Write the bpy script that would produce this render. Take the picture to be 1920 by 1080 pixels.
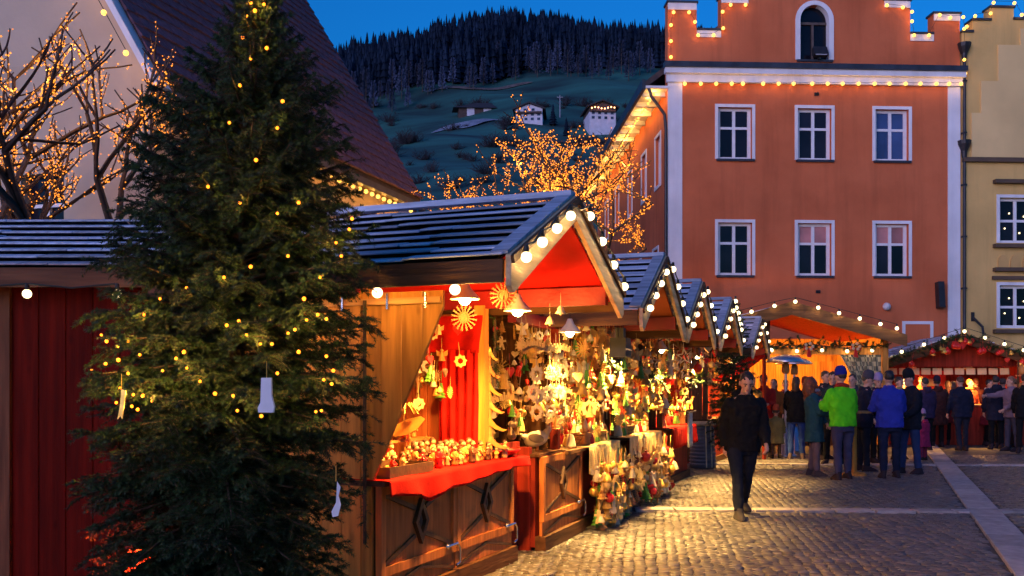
import bpy, bmesh, math, random
import numpy as np
from mathutils import Vector, Matrix, Euler
random.seed(7); RNG = np.random.default_rng(7)
for o in list(bpy.data.objects): bpy.data.objects.remove(o)
S = bpy.context.scene
COL = S.collection
R = math.radians
PI = math.pi
F, HOR, CAMZ = 1850.0, 725.0, 1.5          # focal length and horizon in photo pixels, eye height in metres

# ------------------------------------------------------------------ camera
cd = bpy.data.cameras.new('camera'); cam = bpy.data.objects.new('camera', cd); COL.objects.link(cam)
cd.sensor_width = 36.0; cd.lens = 36.0 * F / 1920.0
cd.shift_y = (HOR - 540.0) / 1920.0
cd.clip_start = 0.05; cd.clip_end = 4000
cam.location = (0, 0, CAMZ); cam.rotation_euler = (R(90), 0, 0)
S.camera = cam
# ------------------------------------------------------------------ sky (dusk)
w = bpy.data.worlds.new('World'); S.world = w; w.use_nodes = True
nt = w.node_tree; bg = nt.nodes['Background']
sky = nt.nodes.new('ShaderNodeTexSky'); sky.sky_type = 'NISHITA'; sky.sun_disc = False
SUN_EL, SUN_AZ = R(8.0), R(212)
sky.sun_elevation = SUN_EL; sky.sun_rotation = SUN_AZ
sky.air_density = 1.6; sky.dust_density = 0.3; sky.ozone_density = 5.0
tint = nt.nodes.new('ShaderNodeMix'); tint.data_type = 'RGBA'; tint.blend_type = 'MULTIPLY'
tint.inputs[0].default_value = 1.0; tint.inputs[7].default_value = (0.04, 0.46, 1.0, 1)
nt.links.new(sky.outputs[0], tint.inputs[6]); nt.links.new(tint.outputs[2], bg.inputs[0])
bg.inputs[1].default_value = 0.088
# ------------------------------------------------------------------ last light of the western sky behind the camera
sd = bpy.data.lights.new('sun', 'SUN'); sun = bpy.data.objects.new('sun', sd); COL.objects.link(sun)
sd.energy = 0.68; sd.angle = R(40); sd.color = (0.80, 0.62, 1.0)
sun.rotation_euler = (R(90) - SUN_EL, 0, R(-32))
# ------------------------------------------------------------------ film
S.view_settings.view_transform = 'Standard'; S.view_settings.look = 'None'
S.view_settings.exposure = 1.4; S.view_settings.gamma = 1.0; S.view_settings.use_curve_mapping = False
S.render.engine = 'CYCLES'
S.cycles.use_denoising = True
S.cycles.use_light_tree = True; S.cycles.use_adaptive_sampling = True; S.cycles.adaptive_threshold = 0.03
S.cycles.max_bounces = 5; S.cycles.diffuse_bounces = 3; S.cycles.glossy_bounces = 2
S.cycles.transmission_bounces = 3; S.cycles.transparent_max_bounces = 6
S.cycles.sample_clamp_indirect = 4.0; S.cycles.caustics_reflective = False; S.cycles.caustics_refractive = False

def at(px, py, Y):                       # a point of the place at depth Y
    return Vector(((px - 960) / F * Y, Y, CAMZ + (HOR - py) / F * Y))

# ------------------------------------------------------------------ materials
MATS = {}
def mat(name, col, rough=0.65, var=0.25, scale=6.0, bump=0.15, bscale=40.0, stretch=(1, 1, 1), metal=0.0,
        rnd=0.0, hue=None, spec=0.4, knots=0.0, attr=None, sheen=0.0, streak=0.0):
    if name in MATS: return MATS[name]
    m = bpy.data.materials.new(name); m.use_nodes = True; MATS[name] = m
    n = m.node_tree.nodes; l = m.node_tree.links; b = n['Principled BSDF']
    b.inputs['Roughness'].default_value = rough; b.inputs['Metallic'].default_value = metal
    b.inputs['Specular IOR Level'].default_value = spec
    if sheen: b.inputs['Sheen Weight'].default_value = sheen
    tc = n.new('ShaderNodeTexCoord'); mp = n.new('ShaderNodeMapping'); l.new(tc.outputs['Object'], mp.inputs[0])
    oi = n.new('ShaderNodeObjectInfo')
    mul = n.new('ShaderNodeVectorMath'); mul.operation = 'SCALE'; mul.inputs[0].default_value = (7.1, 3.7, 5.3)
    l.new(oi.outputs['Random'], mul.inputs['Scale']); l.new(mul.outputs[0], mp.inputs['Location'])
    mp.inputs['Scale'].default_value = stretch
    ns = n.new('ShaderNodeTexNoise'); ns.inputs['Scale'].default_value = scale; ns.inputs['Detail'].default_value = 5
    l.new(mp.outputs[0], ns.inputs[0])
    cr = n.new('ShaderNodeValToRGB'); c = np.array(col[:3]); d = c * (1 - var)
    hi = np.array(hue) if hue is not None else np.minimum(c * (1 + var), 1)
    cr.color_ramp.elements[0].position = 0.3; cr.color_ramp.elements[1].position = 0.7
    cr.color_ramp.elements[0].color = (*d, 1); cr.color_ramp.elements[1].color = (*hi, 1)
    l.new(ns.outputs[0], cr.inputs[0])
    out = cr.outputs[0]
    if rnd or attr:
        mr = n.new('ShaderNodeMapRange'); mr.inputs[3].default_value = 1 - (rnd or 0.3); mr.inputs[4].default_value = 1 + (rnd or 0.3)
        if attr:
            at_ = n.new('ShaderNodeAttribute'); at_.attribute_name = attr; l.new(at_.outputs['Fac'], mr.inputs[0])
        else: l.new(oi.outputs['Random'], mr.inputs[0])
        mx = n.new('ShaderNodeMix'); mx.data_type = 'RGBA'; mx.blend_type = 'MULTIPLY'; mx.inputs[0].default_value = 1
        l.new(out, mx.inputs[6]); l.new(mr.outputs[0], mx.inputs[7]); out = mx.outputs[2]
    if knots:
        vo = n.new('ShaderNodeTexVoronoi'); vo.inputs['Scale'].default_value = 3.2
        mk = n.new('ShaderNodeMapping'); mk.inputs['Scale'].default_value = tuple(1.6 if s > 1 else 0.8 for s in stretch)
        l.new(tc.outputs['Object'], mk.inputs[0]); l.new(mul.outputs[0], mk.inputs['Location']); l.new(mk.outputs[0], vo.inputs[0])
        kr = n.new('ShaderNodeMapRange'); kr.inputs[1].default_value = 0.03; kr.inputs[2].default_value = 0.13
        kr.inputs[3].default_value = 1 - knots; kr.inputs[4].default_value = 1
        l.new(vo.outputs[0], kr.inputs[0])
        mx = n.new('ShaderNodeMix'); mx.data_type = 'RGBA'; mx.blend_type = 'MULTIPLY'; mx.inputs[0].default_value = 1
        l.new(out, mx.inputs[6]); l.new(kr.outputs[0], mx.inputs[7]); out = mx.outputs[2]
    if streak:                           # rain streaks and patched plaster
        for sc_, st_, lo_ in ((.9, (2.2, 2.2, .16), 1 - streak), (.35, (1, 1, 1), 1 - streak * .8)):
            ms = n.new('ShaderNodeMapping'); ms.inputs['Scale'].default_value = st_; l.new(tc.outputs['Object'], ms.inputs[0])
            s2 = n.new('ShaderNodeTexNoise'); s2.inputs['Scale'].default_value = sc_; s2.inputs['Detail'].default_value = 8; s2.inputs['Roughness'].default_value = .65; l.new(ms.outputs[0], s2.inputs[0])
            kr = n.new('ShaderNodeMapRange'); kr.inputs[1].default_value = .48; kr.inputs[2].default_value = .66; kr.inputs[3].default_value = 1.0; kr.inputs[4].default_value = lo_; l.new(s2.outputs[0], kr.inputs[0])
            mx = n.new('ShaderNodeMix'); mx.data_type = 'RGBA'; mx.blend_type = 'MULTIPLY'; mx.inputs[0].default_value = 1
            l.new(out, mx.inputs[6]); l.new(kr.outputs[0], mx.inputs[7]); out = mx.outputs[2]
    l.new(out, b.inputs['Base Color'])
    if bump:
        n2 = n.new('ShaderNodeTexNoise'); n2.inputs['Scale'].default_value = bscale; n2.inputs['Detail'].default_value = 4
        l.new(mp.outputs[0], n2.inputs[0])
        bp = n.new('ShaderNodeBump'); bp.inputs['Strength'].default_value = bump; bp.inputs['Distance'].default_value = 0.02
        l.new(n2.outputs[0], bp.inputs['Height']); l.new(bp.outputs[0], b.inputs['Normal'])
    return m
def emit(name, col, strength, sample=False):
    if name in MATS: return MATS[name]
    m = bpy.data.materials.new(name); m.use_nodes = True; MATS[name] = m
    b = m.node_tree.nodes['Principled BSDF']
    b.inputs['Base Color'].default_value = (*col, 1); b.inputs['Emission Color'].default_value = (*col, 1)
    b.inputs['Emission Strength'].default_value = strength; b.inputs['Roughness'].default_value = 0.3
    m.cycles.emission_sampling = 'AUTO' if sample else 'NONE'
    return m
def wood(name, col, axis='z', **k):
    st = {'x': (0.7, 9, 9), 'y': (9, 0.7, 9), 'z': (9, 9, 0.7)}[axis]
    k.setdefault('knots', 0.35); k.setdefault('rnd', 0.22); k.setdefault('var', 0.35); k.setdefault('spec', 0.15)
    return mat(name, col, stretch=st, scale=2.2, bscale=6, bump=0.25, **k)
def glass_dark(name, col, rough=0.06, emis=None):
    m = mat(name, col, rough=rough, var=0.3, scale=1.2, bump=0.03, bscale=2.0, rnd=.5, spec=0.25 if max(col) < .045 else 0.6)
    return m

# ------------------------------------------------------------------ mesh builder
class MB:
    def __init__(s): s.v = []; s.f = []
    def add(s, v, f):
        b = len(s.v); s.v += [tuple(map(float, p)) for p in v]; s.f += [tuple(i + b for i in q) for q in f]; return s
    def box(s, c, d, rot=None):
        x, y, z = d[0] / 2, d[1] / 2, d[2] / 2
        v = [Vector((a * x, b_ * y, e * z)) for e in (-1, 1) for b_ in (-1, 1) for a in (-1, 1)]
        if rot is not None:
            m = Euler(rot).to_matrix() if not isinstance(rot, Matrix) else rot
            v = [m @ p for p in v]
        v = [p + Vector(c) for p in v]
        return s.add(v, [(0, 2, 3, 1), (4, 5, 7, 6), (0, 1, 5, 4), (2, 6, 7, 3), (0, 4, 6, 2), (1, 3, 7, 5)])
    def b2(s, x0, x1, y0, y1, z0, z1): return s.box(((x0 + x1) / 2, (y0 + y1) / 2, (z0 + z1) / 2), (x1 - x0, y1 - y0, z1 - z0))
    def beam(s, p, q, wd, ht, up=(0, 0, 1)):
        p, q = Vector(p), Vector(q); d = q - p; L = d.length; d.normalize()
        sx = d.cross(Vector(up)); sx = sx.normalized() if sx.length > 1e-6 else Vector((1, 0, 0)); sz = sx.cross(d)
        m = Matrix((sx, d, sz)).transposed()
        return s.box((p + q) / 2, (wd, L, ht), m)
    def tube(s, pts, rad, n=8, caps=True, ell=None):
        pts = [Vector(p) for p in pts]
        if not hasattr(rad, '__len__'): rad = [rad] * len(pts)
        t0 = (pts[1] - pts[0]).normalized(); up = Vector((0, 0, 1)) if abs(t0.z) < 0.9 else Vector((0, 1, 0))
        a = t0.cross(up).normalized(); rings = []; b0 = len(s.v)
        for i, p in enumerate(pts):
            t = (pts[min(i + 1, len(pts) - 1)] - pts[max(i - 1, 0)]).normalized()
            a = (a - t * a.dot(t)); a = a.normalized() if a.length > 1e-6 else t.orthogonal().normalized(); b = t.cross(a)
            r = rad[i]; ra, rb = (r if not hasattr(r, '__len__') else r[0]), (r if not hasattr(r, '__len__') else r[1])
            for k in range(n):
                th = 2 * PI * k / n; s.v.append(tuple(p + a * (ra * math.cos(th)) + b * (rb * math.sin(th))))
        for i in range(len(pts) - 1):
            for k in range(n):
                s.f.append((b0 + i * n + k, b0 + i * n + (k + 1) % n, b0 + (i + 1) * n + (k + 1) % n, b0 + (i + 1) * n + k))
        if caps:
            s.f.append(tuple(b0 + k for k in range(n))[::-1]); s.f.append(tuple(b0 + (len(pts) - 1) * n + k for k in range(n)))
        return s
    def lathe(s, prof, n=12, c=(0, 0, 0), sx=1, sy=1):
        b0 = len(s.v)
        for r, z in prof:
            for k in range(n):
                th = 2 * PI * k / n; s.v.append((c[0] + sx * r * math.cos(th), c[1] + sy * r * math.sin(th), c[2] + z))
        for i in range(len(prof) - 1):
            for k in range(n):
                s.f.append((b0 + i * n + k, b0 + i * n + (k + 1) % n, b0 + (i + 1) * n + (k + 1) % n, b0 + (i + 1) * n + k))
        s.f.append(tuple(b0 + k for k in range(n))[::-1]); s.f.append(tuple(b0 + (len(prof) - 1) * n + k for k in range(n)))
        return s
    def ball(s, c, r, nu=10, nv=7, rot=None):
        if not hasattr(r, '__len__'): r = (r, r, r)
        pr = []; b0 = len(s.v); m = Euler(rot).to_matrix() if rot is not None else None
        for i in range(nv + 1):
            ph = -PI / 2 + PI * i / nv
            k_n = nu
            for k in range(k_n):
                th = 2 * PI * k / nu; cr = max(math.cos(ph), 0.02)
                p = Vector((r[0] * cr * math.cos(th), r[1] * cr * math.sin(th), r[2] * math.sin(ph)))
                if m: p = m @ p
                s.v.append(tuple(p + Vector(c)))
        for i in range(nv):
            for k in range(nu):
                s.f.append((b0 + i * nu + k, b0 + i * nu + (k + 1) % nu, b0 + (i + 1) * nu + (k + 1) % nu, b0 + (i + 1) * nu + k))
        s.f.append(tuple(b0 + k for k in range(nu))[::-1]); s.f.append(tuple(b0 + nv * nu + k for k in range(nu)))
        return s
    def prism(s, poly, d0, d1, axis='y'):
        n = len(poly); b0 = len(s.v)
        for d in (d0, d1):
            for a, b in poly:
                s.v.append((a, d, b) if axis == 'y' else ((d, a, b) if axis == 'x' else (a, b, d)))
        s.f.append(tuple(b0 + k for k in range(n))); s.f.append(tuple(b0 + n + k for k in range(n))[::-1])
        for k in range(n): s.f.append((b0 + k, b0 + n + k, b0 + n + (k + 1) % n, b0 + (k + 1) % n))
        return s
    def mesh(s, name, m, smooth=False):
        me = bpy.data.meshes.new(name); me.from_pydata(s.v, [], s.f)
        bm = bmesh.new(); bm.from_mesh(me); bmesh.ops.recalc_face_normals(bm, faces=bm.faces[:]); bm.to_mesh(me); bm.free()
        if m is not None: me.materials.append(m)
        if smooth: me.polygons.foreach_set('use_smooth', [True] * len(me.polygons))
        return me
    def build(s, name, m, parent=None, smooth=False, loc=None, rot=None):
        return link(name, s.mesh(name, m, smooth), parent, loc, rot)
def link(name, data, parent=None, loc=None, rot=None, scale=None):
    o = bpy.data.objects.new(name, data); COL.objects.link(o)
    if parent is not None: o.parent = parent
    if loc is not None: o.location = loc
    if rot is not None: o.rotation_euler = rot
    if scale is not None: o.scale = scale
    return o
def tag(o, label=None, cat=None, group=None, kind=None):
    if label: o['label'] = label
    if cat: o['category'] = cat
    if group: o['group'] = group
    if kind: o['kind'] = kind
    return o
def thing(name, label, cat, loc=(0, 0, 0), rz=0.0, group=None):
    o = link(name, None, None, loc, (0, 0, rz)); o.empty_display_size = 0.1
    return tag(o, label, cat, group)
def one(mb, name, m, label, cat, group=None, smooth=False, loc=None, rot=None):
    return tag(mb.build(name, m, None, smooth, loc, rot), label, cat, group)
def copy_tree(o, loc=None, rot=None, parent=None, label=None, scale=None, mats=None):
    c = o.copy(); COL.objects.link(c); c.parent = parent
    if loc is not None: c.location = loc
    if rot is not None: c.rotation_euler = rot
    if scale is not None: c.scale = (scale,) * 3 if not hasattr(scale, '__len__') else scale
    if label: c['label'] = label
    for ch in o.children: copy_tree(ch, parent=c)
    return c
def bigmesh(name, V, Fq, m, smooth=False):
    """numpy mesh; Fq an (n,k) face array"""
    V = np.asarray(V, np.float32); Fq = np.asarray(Fq, np.int32)
    me = bpy.data.meshes.new(name); me.vertices.add(len(V)); me.vertices.foreach_set('co', V.ravel())
    k = Fq.shape[1]; me.loops.add(Fq.size); me.loops.foreach_set('vertex_index', Fq.ravel())
    me.polygons.add(len(Fq)); me.polygons.foreach_set('loop_start', np.arange(0, Fq.size, k, dtype=np.int32))
    me.update(calc_edges=True)
    if m: me.materials.append(m)
    if smooth: me.polygons.foreach_set('use_smooth', np.ones(len(Fq), bool))
    return me
_pc = {}
def piece(name, m, parent, c, d, rot=None, bev=0.004):
    """one board, slab or panel with softened edges; alike ones share a mesh"""
    key = (m.name, tuple(round(x, 3) for x in d))
    if key not in _pc:
        b = min(bev, min(d) * 0.3); x, y, z = (k / 2 for k in d); bm = bmesh.new(); bmesh.ops.create_cube(bm, size=1)
        for v in bm.verts: v.co = (v.co.x * d[0], v.co.y * d[1], v.co.z * d[2])
        bmesh.ops.bevel(bm, geom=bm.edges[:], offset=b, segments=1, affect='EDGES')
        me = bpy.data.meshes.new(name); bm.to_mesh(me); bm.free(); me.materials.append(m); _pc[key] = me
    return link(name, _pc[key], parent, c, rot)
def grid_wall(xs, zs, filled, y0, y1):
    """a wall of real thickness with openings: filled(cx, cz) tells where there is masonry"""
    mb = MB(); nx, nz = len(xs) - 1, len(zs) - 1
    fl = [[bool(filled((xs[i] + xs[i + 1]) / 2, (zs[j] + zs[j + 1]) / 2)) for j in range(nz)] for i in range(nx)]
    g = lambda i, j: 0 <= i < nx and 0 <= j < nz and fl[i][j]
    for i in range(nx):
        for j in range(nz):
            if not fl[i][j]: continue
            a, b, c, d = xs[i], xs[i + 1], zs[j], zs[j + 1]
            mb.add([(a, y0, c), (b, y0, c), (b, y0, d), (a, y0, d)], [(0, 1, 2, 3)])
            mb.add([(a, y1, c), (b, y1, c), (b, y1, d), (a, y1, d)], [(3, 2, 1, 0)])
            if not g(i - 1, j): mb.add([(a, y0, c), (a, y0, d), (a, y1, d), (a, y1, c)], [(0, 1, 2, 3)])
            if not g(i + 1, j): mb.add([(b, y0, c), (b, y1, c), (b, y1, d), (b, y0, d)], [(0, 1, 2, 3)])
            if not g(i, j - 1): mb.add([(a, y0, c), (a, y1, c), (b, y1, c), (b, y0, c)], [(0, 1, 2, 3)])
            if not g(i, j + 1): mb.add([(a, y0, d), (b, y0, d), (b, y1, d), (a, y1, d)], [(0, 1, 2, 3)])
    return mb
def raw(mb, name, m, parent=None):      # keep the winding as written (open grids)
    me = bpy.data.meshes.new(name); me.from_pydata(mb.v, [], mb.f); me.materials.append(m)
    return link(name, me, parent)

# ------------------------------------------------------------------ lamps
WARM = (1.0, 0.60, 0.22)
def lamp_light(loc, power, parent, col=WARM, r=0.03, name='bulb_light'):
    d = bpy.data.lights.new(name, 'POINT'); d.energy = power; d.color = col; d.shadow_soft_size = r
    return link(name, d, parent, loc)
E_BULB = emit('bulb_glow', (1.0, 0.78, 0.40), 1.6)
E_FAC = emit('facade_lamp_glow', (1.0, 0.48, 0.075), 1.3)
E_SMALL = emit('fairy_glow', (1.0, 0.29, 0.022), .75)
_bm = {}
def bulb_mesh(r, m):
    if (r, m.name) not in _bm: _bm[(r, m.name)] = MB().ball((0, 0, 0), r, 10, 8).mesh('bulb', m, True)
    return _bm[(r, m.name)]
def socket_mesh(r):
    k = ('s', r)
    if k not in _bm: _bm[k] = MB().lathe([(r * .45, r * .75), (r * .5, r * 1.3), (r * .4, r * 2.2), (r * .2, r * 2.3)], 8).mesh('socket', mat('socket_black', (.02, .02, .018), .5, bump=0))
    return _bm[k]
def light_string(label, pts, r=0.033, power=1.2, group='strings of lamps', m=None, col=WARM, socket=True, sag=0.03, cable=True, lights=True, every=1):
    m = m or E_BULB
    o = thing('light_string', label, 'string lights', pts[0], 0, group); p0 = Vector(pts[0])
    if cable and len(pts) > 1:
        cp = []
        for i, p in enumerate(pts):
            q = Vector(p) - p0 + Vector((0, 0, r * 2.2 if socket else r)); cp.append(q)
            if i < len(pts) - 1:
                q2 = Vector(pts[i + 1]) - p0 + Vector((0, 0, r * 2.2 if socket else r)); cp.append((q + q2) / 2 - Vector((0, 0, sag)))
        MB().tube(cp, 0.007, 5).build('cable', mat('cable_black', (.02, .025, .02), .6, bump=0), o)
    for i, p in enumerate(pts):
        b = link('bulb', bulb_mesh(r, m), o, Vector(p) - p0, None, (random.uniform(.7, 1.1),) * 3 if r < .01 else None)
        if socket: link('socket', socket_mesh(r), b)
        if lights and i % every == 0: lamp_light(Vector(p) - p0, power, o, col, r * 1.15)
    return o
# ================================================================== THE SETTING
# ------------------------------------------------------------------ ground and paving
g_mat = mat('ground_bedding', (.075, .068, .062), .9, var=.3, scale=1.5, bump=.4, bscale=25)
ground = MB().add([(-1500, -40, -.012), (1500, -40, -.012), (1500, 2500, -.012), (-1500, 2500, -.012)], [(0, 1, 2, 3)])
ground = tag(raw(ground, 'ground', g_mat), kind='structure')
square = tag(raw(MB().add([(-8, 3, -.006), (26, 3, -.006), (26, 34, -.006), (-8, 34, -.006)], [(0, 1, 2, 3)]), 'paved_square', g_mat), 'cobbled market square laid in arcs', None, None, 'structure')
COB = mat('cobble_stone', (.100, .094, .092), .42, var=.25, scale=14, bump=.2, bscale=60, attr='tone', rnd=.32, spec=.35)
BAND = mat('pale_slab', (.30, .27, .26), .6, var=.25, scale=9, bump=.25, bscale=50, rnd=.28)
# pale bands of slabs let into the cobbles: each slab is a piece
def band_xy(p, q, wd, n, drop=()):
    p, q = Vector(p), Vector(q); d = q - p; a = math.atan2(d.y, d.x); L = d.length / n
    for i in range(n):
        if i in drop: continue
        c = p + d * ((i + .5) / n)
        piece('slab', BAND, square, (c.x, c.y, .004 + random.uniform(-.002, .003)), (round(L - .022, 3), wd - .01, .05), (random.uniform(-.006, .006), random.uniform(-.006, .006), a), .006)
def gp(px, py):
    Y = F * CAMZ / (py - HOR); return Vector(((px - 960) / F * Y, Y, 0))
B1a, B1b = gp(1190, 957), gp(2250, 963.5)
B2a, B2b = gp(1737, 830), gp(1952, 1088)
B3a, B3b = gp(1330, 871), gp(2150, 875)
band_xy(B1a, B1b, .27, 14); band_xy(B2a, B2b, .36, 26); band_xy(B3a, B3b, .26, 16)
def near_band(x, y):
    for a, b, wd in ((B1a, B1b, .27), (B2a, B2b, .36), (B3a, B3b, .26)):
        d = b - a; L = d.length; d = d / L; rx, ry = x - a.x, y - a.y
        t = rx * d.x + ry * d.y; s = abs(-rx * d.y + ry * d.x)
        if -.05 < t < L + .05 and s < wd / 2 + .045: return True
    return False
# cobbles in segmental arcs
LANE, ROWP, ST = 1.5, .098, .094
ca, sa = math.cos(R(-8)), math.sin(R(-8))
cob = []
for li in range(-9, 16):
    xc = li * LANE
    for k in range(-60, 320):
        Rr = LANE * .74
        half = math.asin((LANE / 2 - .01) / Rr); n = int(2 * half * Rr / ST)
        off = random.uniform(-.3, .3)
        for j in range(n):
            th = -half + 2 * half * (j + .5 + off * .4) / n
            if abs(th) > half: continue
            lx, ly = xc + Rr * math.sin(th), k * ROWP + Rr * math.cos(th)
            x, y = lx * ca - ly * sa, lx * sa + ly * ca
            if not (6.6 < y < 21.5) or x < -.6 + .33 * (y - 7.2) or x > .55 * y + .4: continue
            if near_band(x, y): continue
            cob.append((x + random.uniform(-.006, .006), y + random.uniform(-.006, .006), -th + R(-8) + random.uniform(-.07, .07), random.uniform(.90, 1.02), random.uniform(.88, 1.0), random.uniform(-.005, .003)))
cob = np.array(cob)
def cob_template():
    b = .040; t = .033
    V = []
    for r_, z in ((.0475, -.03), (.047, .006), (.0425, .0125)):
        V += [(-r_, -r_, z), (r_, -r_, z), (r_, r_, z), (-r_, r_, z)]
    Fq = []
    for lv in (0, 4):
        for k in range(4): Fq.append((lv + k, lv + (k + 1) % 4, lv + 4 + (k + 1) % 4, lv + 4 + k))
    Fq.append((8, 9, 10, 11)); return np.array(V), np.array(Fq)
CV, CF = cob_template()
scr = (cob[:, 0] / cob[:, 1] * F + 960, HOR + F * CAMZ / cob[:, 1])
vis = (scr[0] < 1925) & (scr[1] < 1085) & (scr[0] > 985)
order = np.argsort(np.where(vis, cob[:, 1], 99))
big, rest = order[:300], order[300:]
def put(V, c):
    x, y, a, sx, sy, dz = c; cs, sn = math.cos(a), math.sin(a)
    vx, vy = V[:, 0] * sx, V[:, 1] * sy
    return np.stack([x + vx * cs - vy * sn, y + vx * sn + vy * cs, V[:, 2] + dz], 1)
cvar = []
for i in range(10):
    V = CV.copy(); V += RNG.normal(0, .0022, V.shape); me = bigmesh('cobblestone', V, CF, COB)
    a = me.attributes.new('tone', 'FLOAT', 'FACE'); a.data.foreach_set('value', np.full(len(CF), random.random(), np.float32)); cvar.append(me)
for i in big:
    x, y, a, sx, sy, dz = cob[i]
    link('cobblestone', random.choice(cvar), square, (x, y, dz), (random.uniform(-.025, .025), random.uniform(-.025, .025), a), (sx, sy, 1))
Vs, Fs = [], []
for n_, i in enumerate(rest):
    V = put(CV + RNG.normal(0, .0022, CV.shape), cob[i]); tl = RNG.normal(0, .022, 2)
    V[:, 2] += (V[:, 0] - cob[i, 0]) * tl[0] + (V[:, 1] - cob[i, 1]) * tl[1]
    Vs.append(V); Fs.append(CF + n_ * 12)
me = bigmesh('cobblestones', np.concatenate(Vs), np.concatenate(Fs), COB)
a = me.attributes.new('tone', 'FLOAT', 'FACE'); a.data.foreach_set('value', np.repeat(RNG.random(len(rest)), len(CF)).astype(np.float32))
tag(link('cobblestones', me, square), kind='stuff')

# ------------------------------------------------------------------ hillside
prof = np.array([(45, -1), (75, 1), (120, 12), (190, 36), (300, 76), (400, 111), (480, 151), (560, 190), (640, 219), (800, 232), (1100, 180)], float)
def hz(X, Y):
    X = np.asarray(X, float); Y = np.asarray(Y, float); base = np.interp(Y, prof[:, 0], prof[:, 1])
    r_ = X / np.maximum(Y, 1); lat = 1.0 - .35 * np.clip(-.03 - r_, 0, 1) ** 1.2 * 2.2 - .35 * np.clip(r_ - .02, 0, 1) * .6
    nse = 3.0 * np.sin(X * .021 + Y * .013) + 2.0 * np.sin(X * .047 - Y * .031 + 1) + 1.2 * np.sin(X * .11 + Y * .09)
    return base * lat + nse * np.clip(Y / 400, 0, 1) * np.clip((Y - 60) / 60, 0, 1)
gx, gy = np.meshgrid(np.linspace(-520, 620, 150), np.concatenate([np.linspace(45, 520, 120), np.linspace(530, 1100, 40)]))
V = np.stack([gx.ravel(), gy.ravel(), hz(gx, gy).ravel()], 1); nx = gx.shape[1]
ii = np.arange(gx.size).reshape(gx.shape); Fq = np.stack([ii[:-1, :-1], ii[:-1, 1:], ii[1:, 1:], ii[1:, :-1]], -1).reshape(-1, 4)
hm = mat('meadow', (.015, .064, .072), .95, var=.6, scale=.05, bump=.6, bscale=1.2, hue=(.030, .160, .130), stretch=(.5, 1.2, 1.2))  # blue of the dusk light is mixed into the grass colour
tag(link('hillside', bigmesh('hillside', V, Fq, hm, True)), kind='structure')
# frosty strip of track on the meadow
def patch(name, x0, x1, Y0, Y1, m, n=24, label=None):
    mb = MB(); top = []; bot = []
    for i in range(n + 1):
        t = i / n; X = x0 + (x1 - x0) * t; ww = math.sin(PI * t) ** .5
        ym = (Y0 + Y1) / 2 + 3 * math.sin(t * 9); ya, yb = ym - (Y1 - Y0) / 2 * ww - .2, ym + (Y1 - Y0) / 2 * ww + .2
        bot.append((X, ya, float(hz(X, ya)) + .5)); top.append((X, yb, float(hz(X, yb)) + .5))
    v = bot + top; f = [(i, i + 1, n + 2 + i, n + 1 + i) for i in range(n)]
    return tag(raw(mb.add(v, f), name, m), kind='structure')
frost = mat('frosted_ground', (.22, .24, .30), .9, var=.4, scale=.3, bump=.3, bscale=2)
patch('terrain_frost', -31, -3, 368, 385, frost); patch('terrain_frost', -40, 10, 472, 478, mat('dry_grass', (.13, .10, .09), .95, var=.4, scale=.3, bump=.3, bscale=2))
patch('terrain_track', -2, 75, 330, 333, mat('track_soil', (.08, .07, .07), .95, var=.4, scale=.3)); patch('terrain_track', -75, -35, 300, 303, mat('track_soil', (.08, .07, .07)))

# ------------------------------------------------------------------ forest on the ridge
def conifer_np(h, r, n=7, tiers=5):
    V, Fc = [], []
    for t in range(tiers):
        z0 = h * (.10 + .80 * t / tiers); z1 = min(h, z0 + h * .80 / tiers * 1.75); rr = r * (1 - .86 * t / tiers)
        b = len(V); V.append((0, 0, z1))
        for k in range(2 * n):
            q = rr * (random.uniform(.85, 1.15) if k % 2 == 0 else random.uniform(.45, .6)); th = PI * k / n + t
            V.append((q * math.cos(th), q * math.sin(th), z0 + (0 if k % 2 == 0 else h * .03) - random.uniform(0, .02) * h))
        for k in range(2 * n): Fc.append((b, b + 1 + k, b + 1 + (k + 1) % (2 * n)))
    return np.array(V), np.array(Fc)
cons = [conifer_np(1, .13 + .03 * (i % 4), 5 + i % 2, 5) for i in range(8)]
Vs, Fs = [], []; b = 0; nT = 0
while nT < 4200:
    Y = random.uniform(486, 700); X = random.uniform(-.34, .30) * Y
    low = 486 + 26 * math.sin(X * .03) + 14 * math.sin(X * .11) - (22 if X < -55 else 0)
    if Y < low: continue
    h = random.uniform(15, 25) * (1 if Y > low + 12 else .8); v, f = random.choice(cons); a = random.uniform(0, 6.28); cs, sn = math.cos(a), math.sin(a)
    wv = random.uniform(.75, 1.05)
    P = np.stack([X + h * wv * (v[:, 0] * cs - v[:, 1] * sn), Y + h * wv * (v[:, 0] * sn + v[:, 1] * cs), hz(X, Y) - 1 + h * v[:, 2]], 1)
    Vs.append(P); Fs.append(f + b); b += len(v); nT += 1
fm = mat('dark_conifer', (.011, .021, .040), .95, var=.6, scale=.05, bump=0, spec=.1)
tag(link('forest', bigmesh('forest', np.concatenate(Vs), np.concatenate(Fs), fm)), 'dark conifer forest covering the ridge under the sky', 'forest', None, 'stuff')
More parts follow.
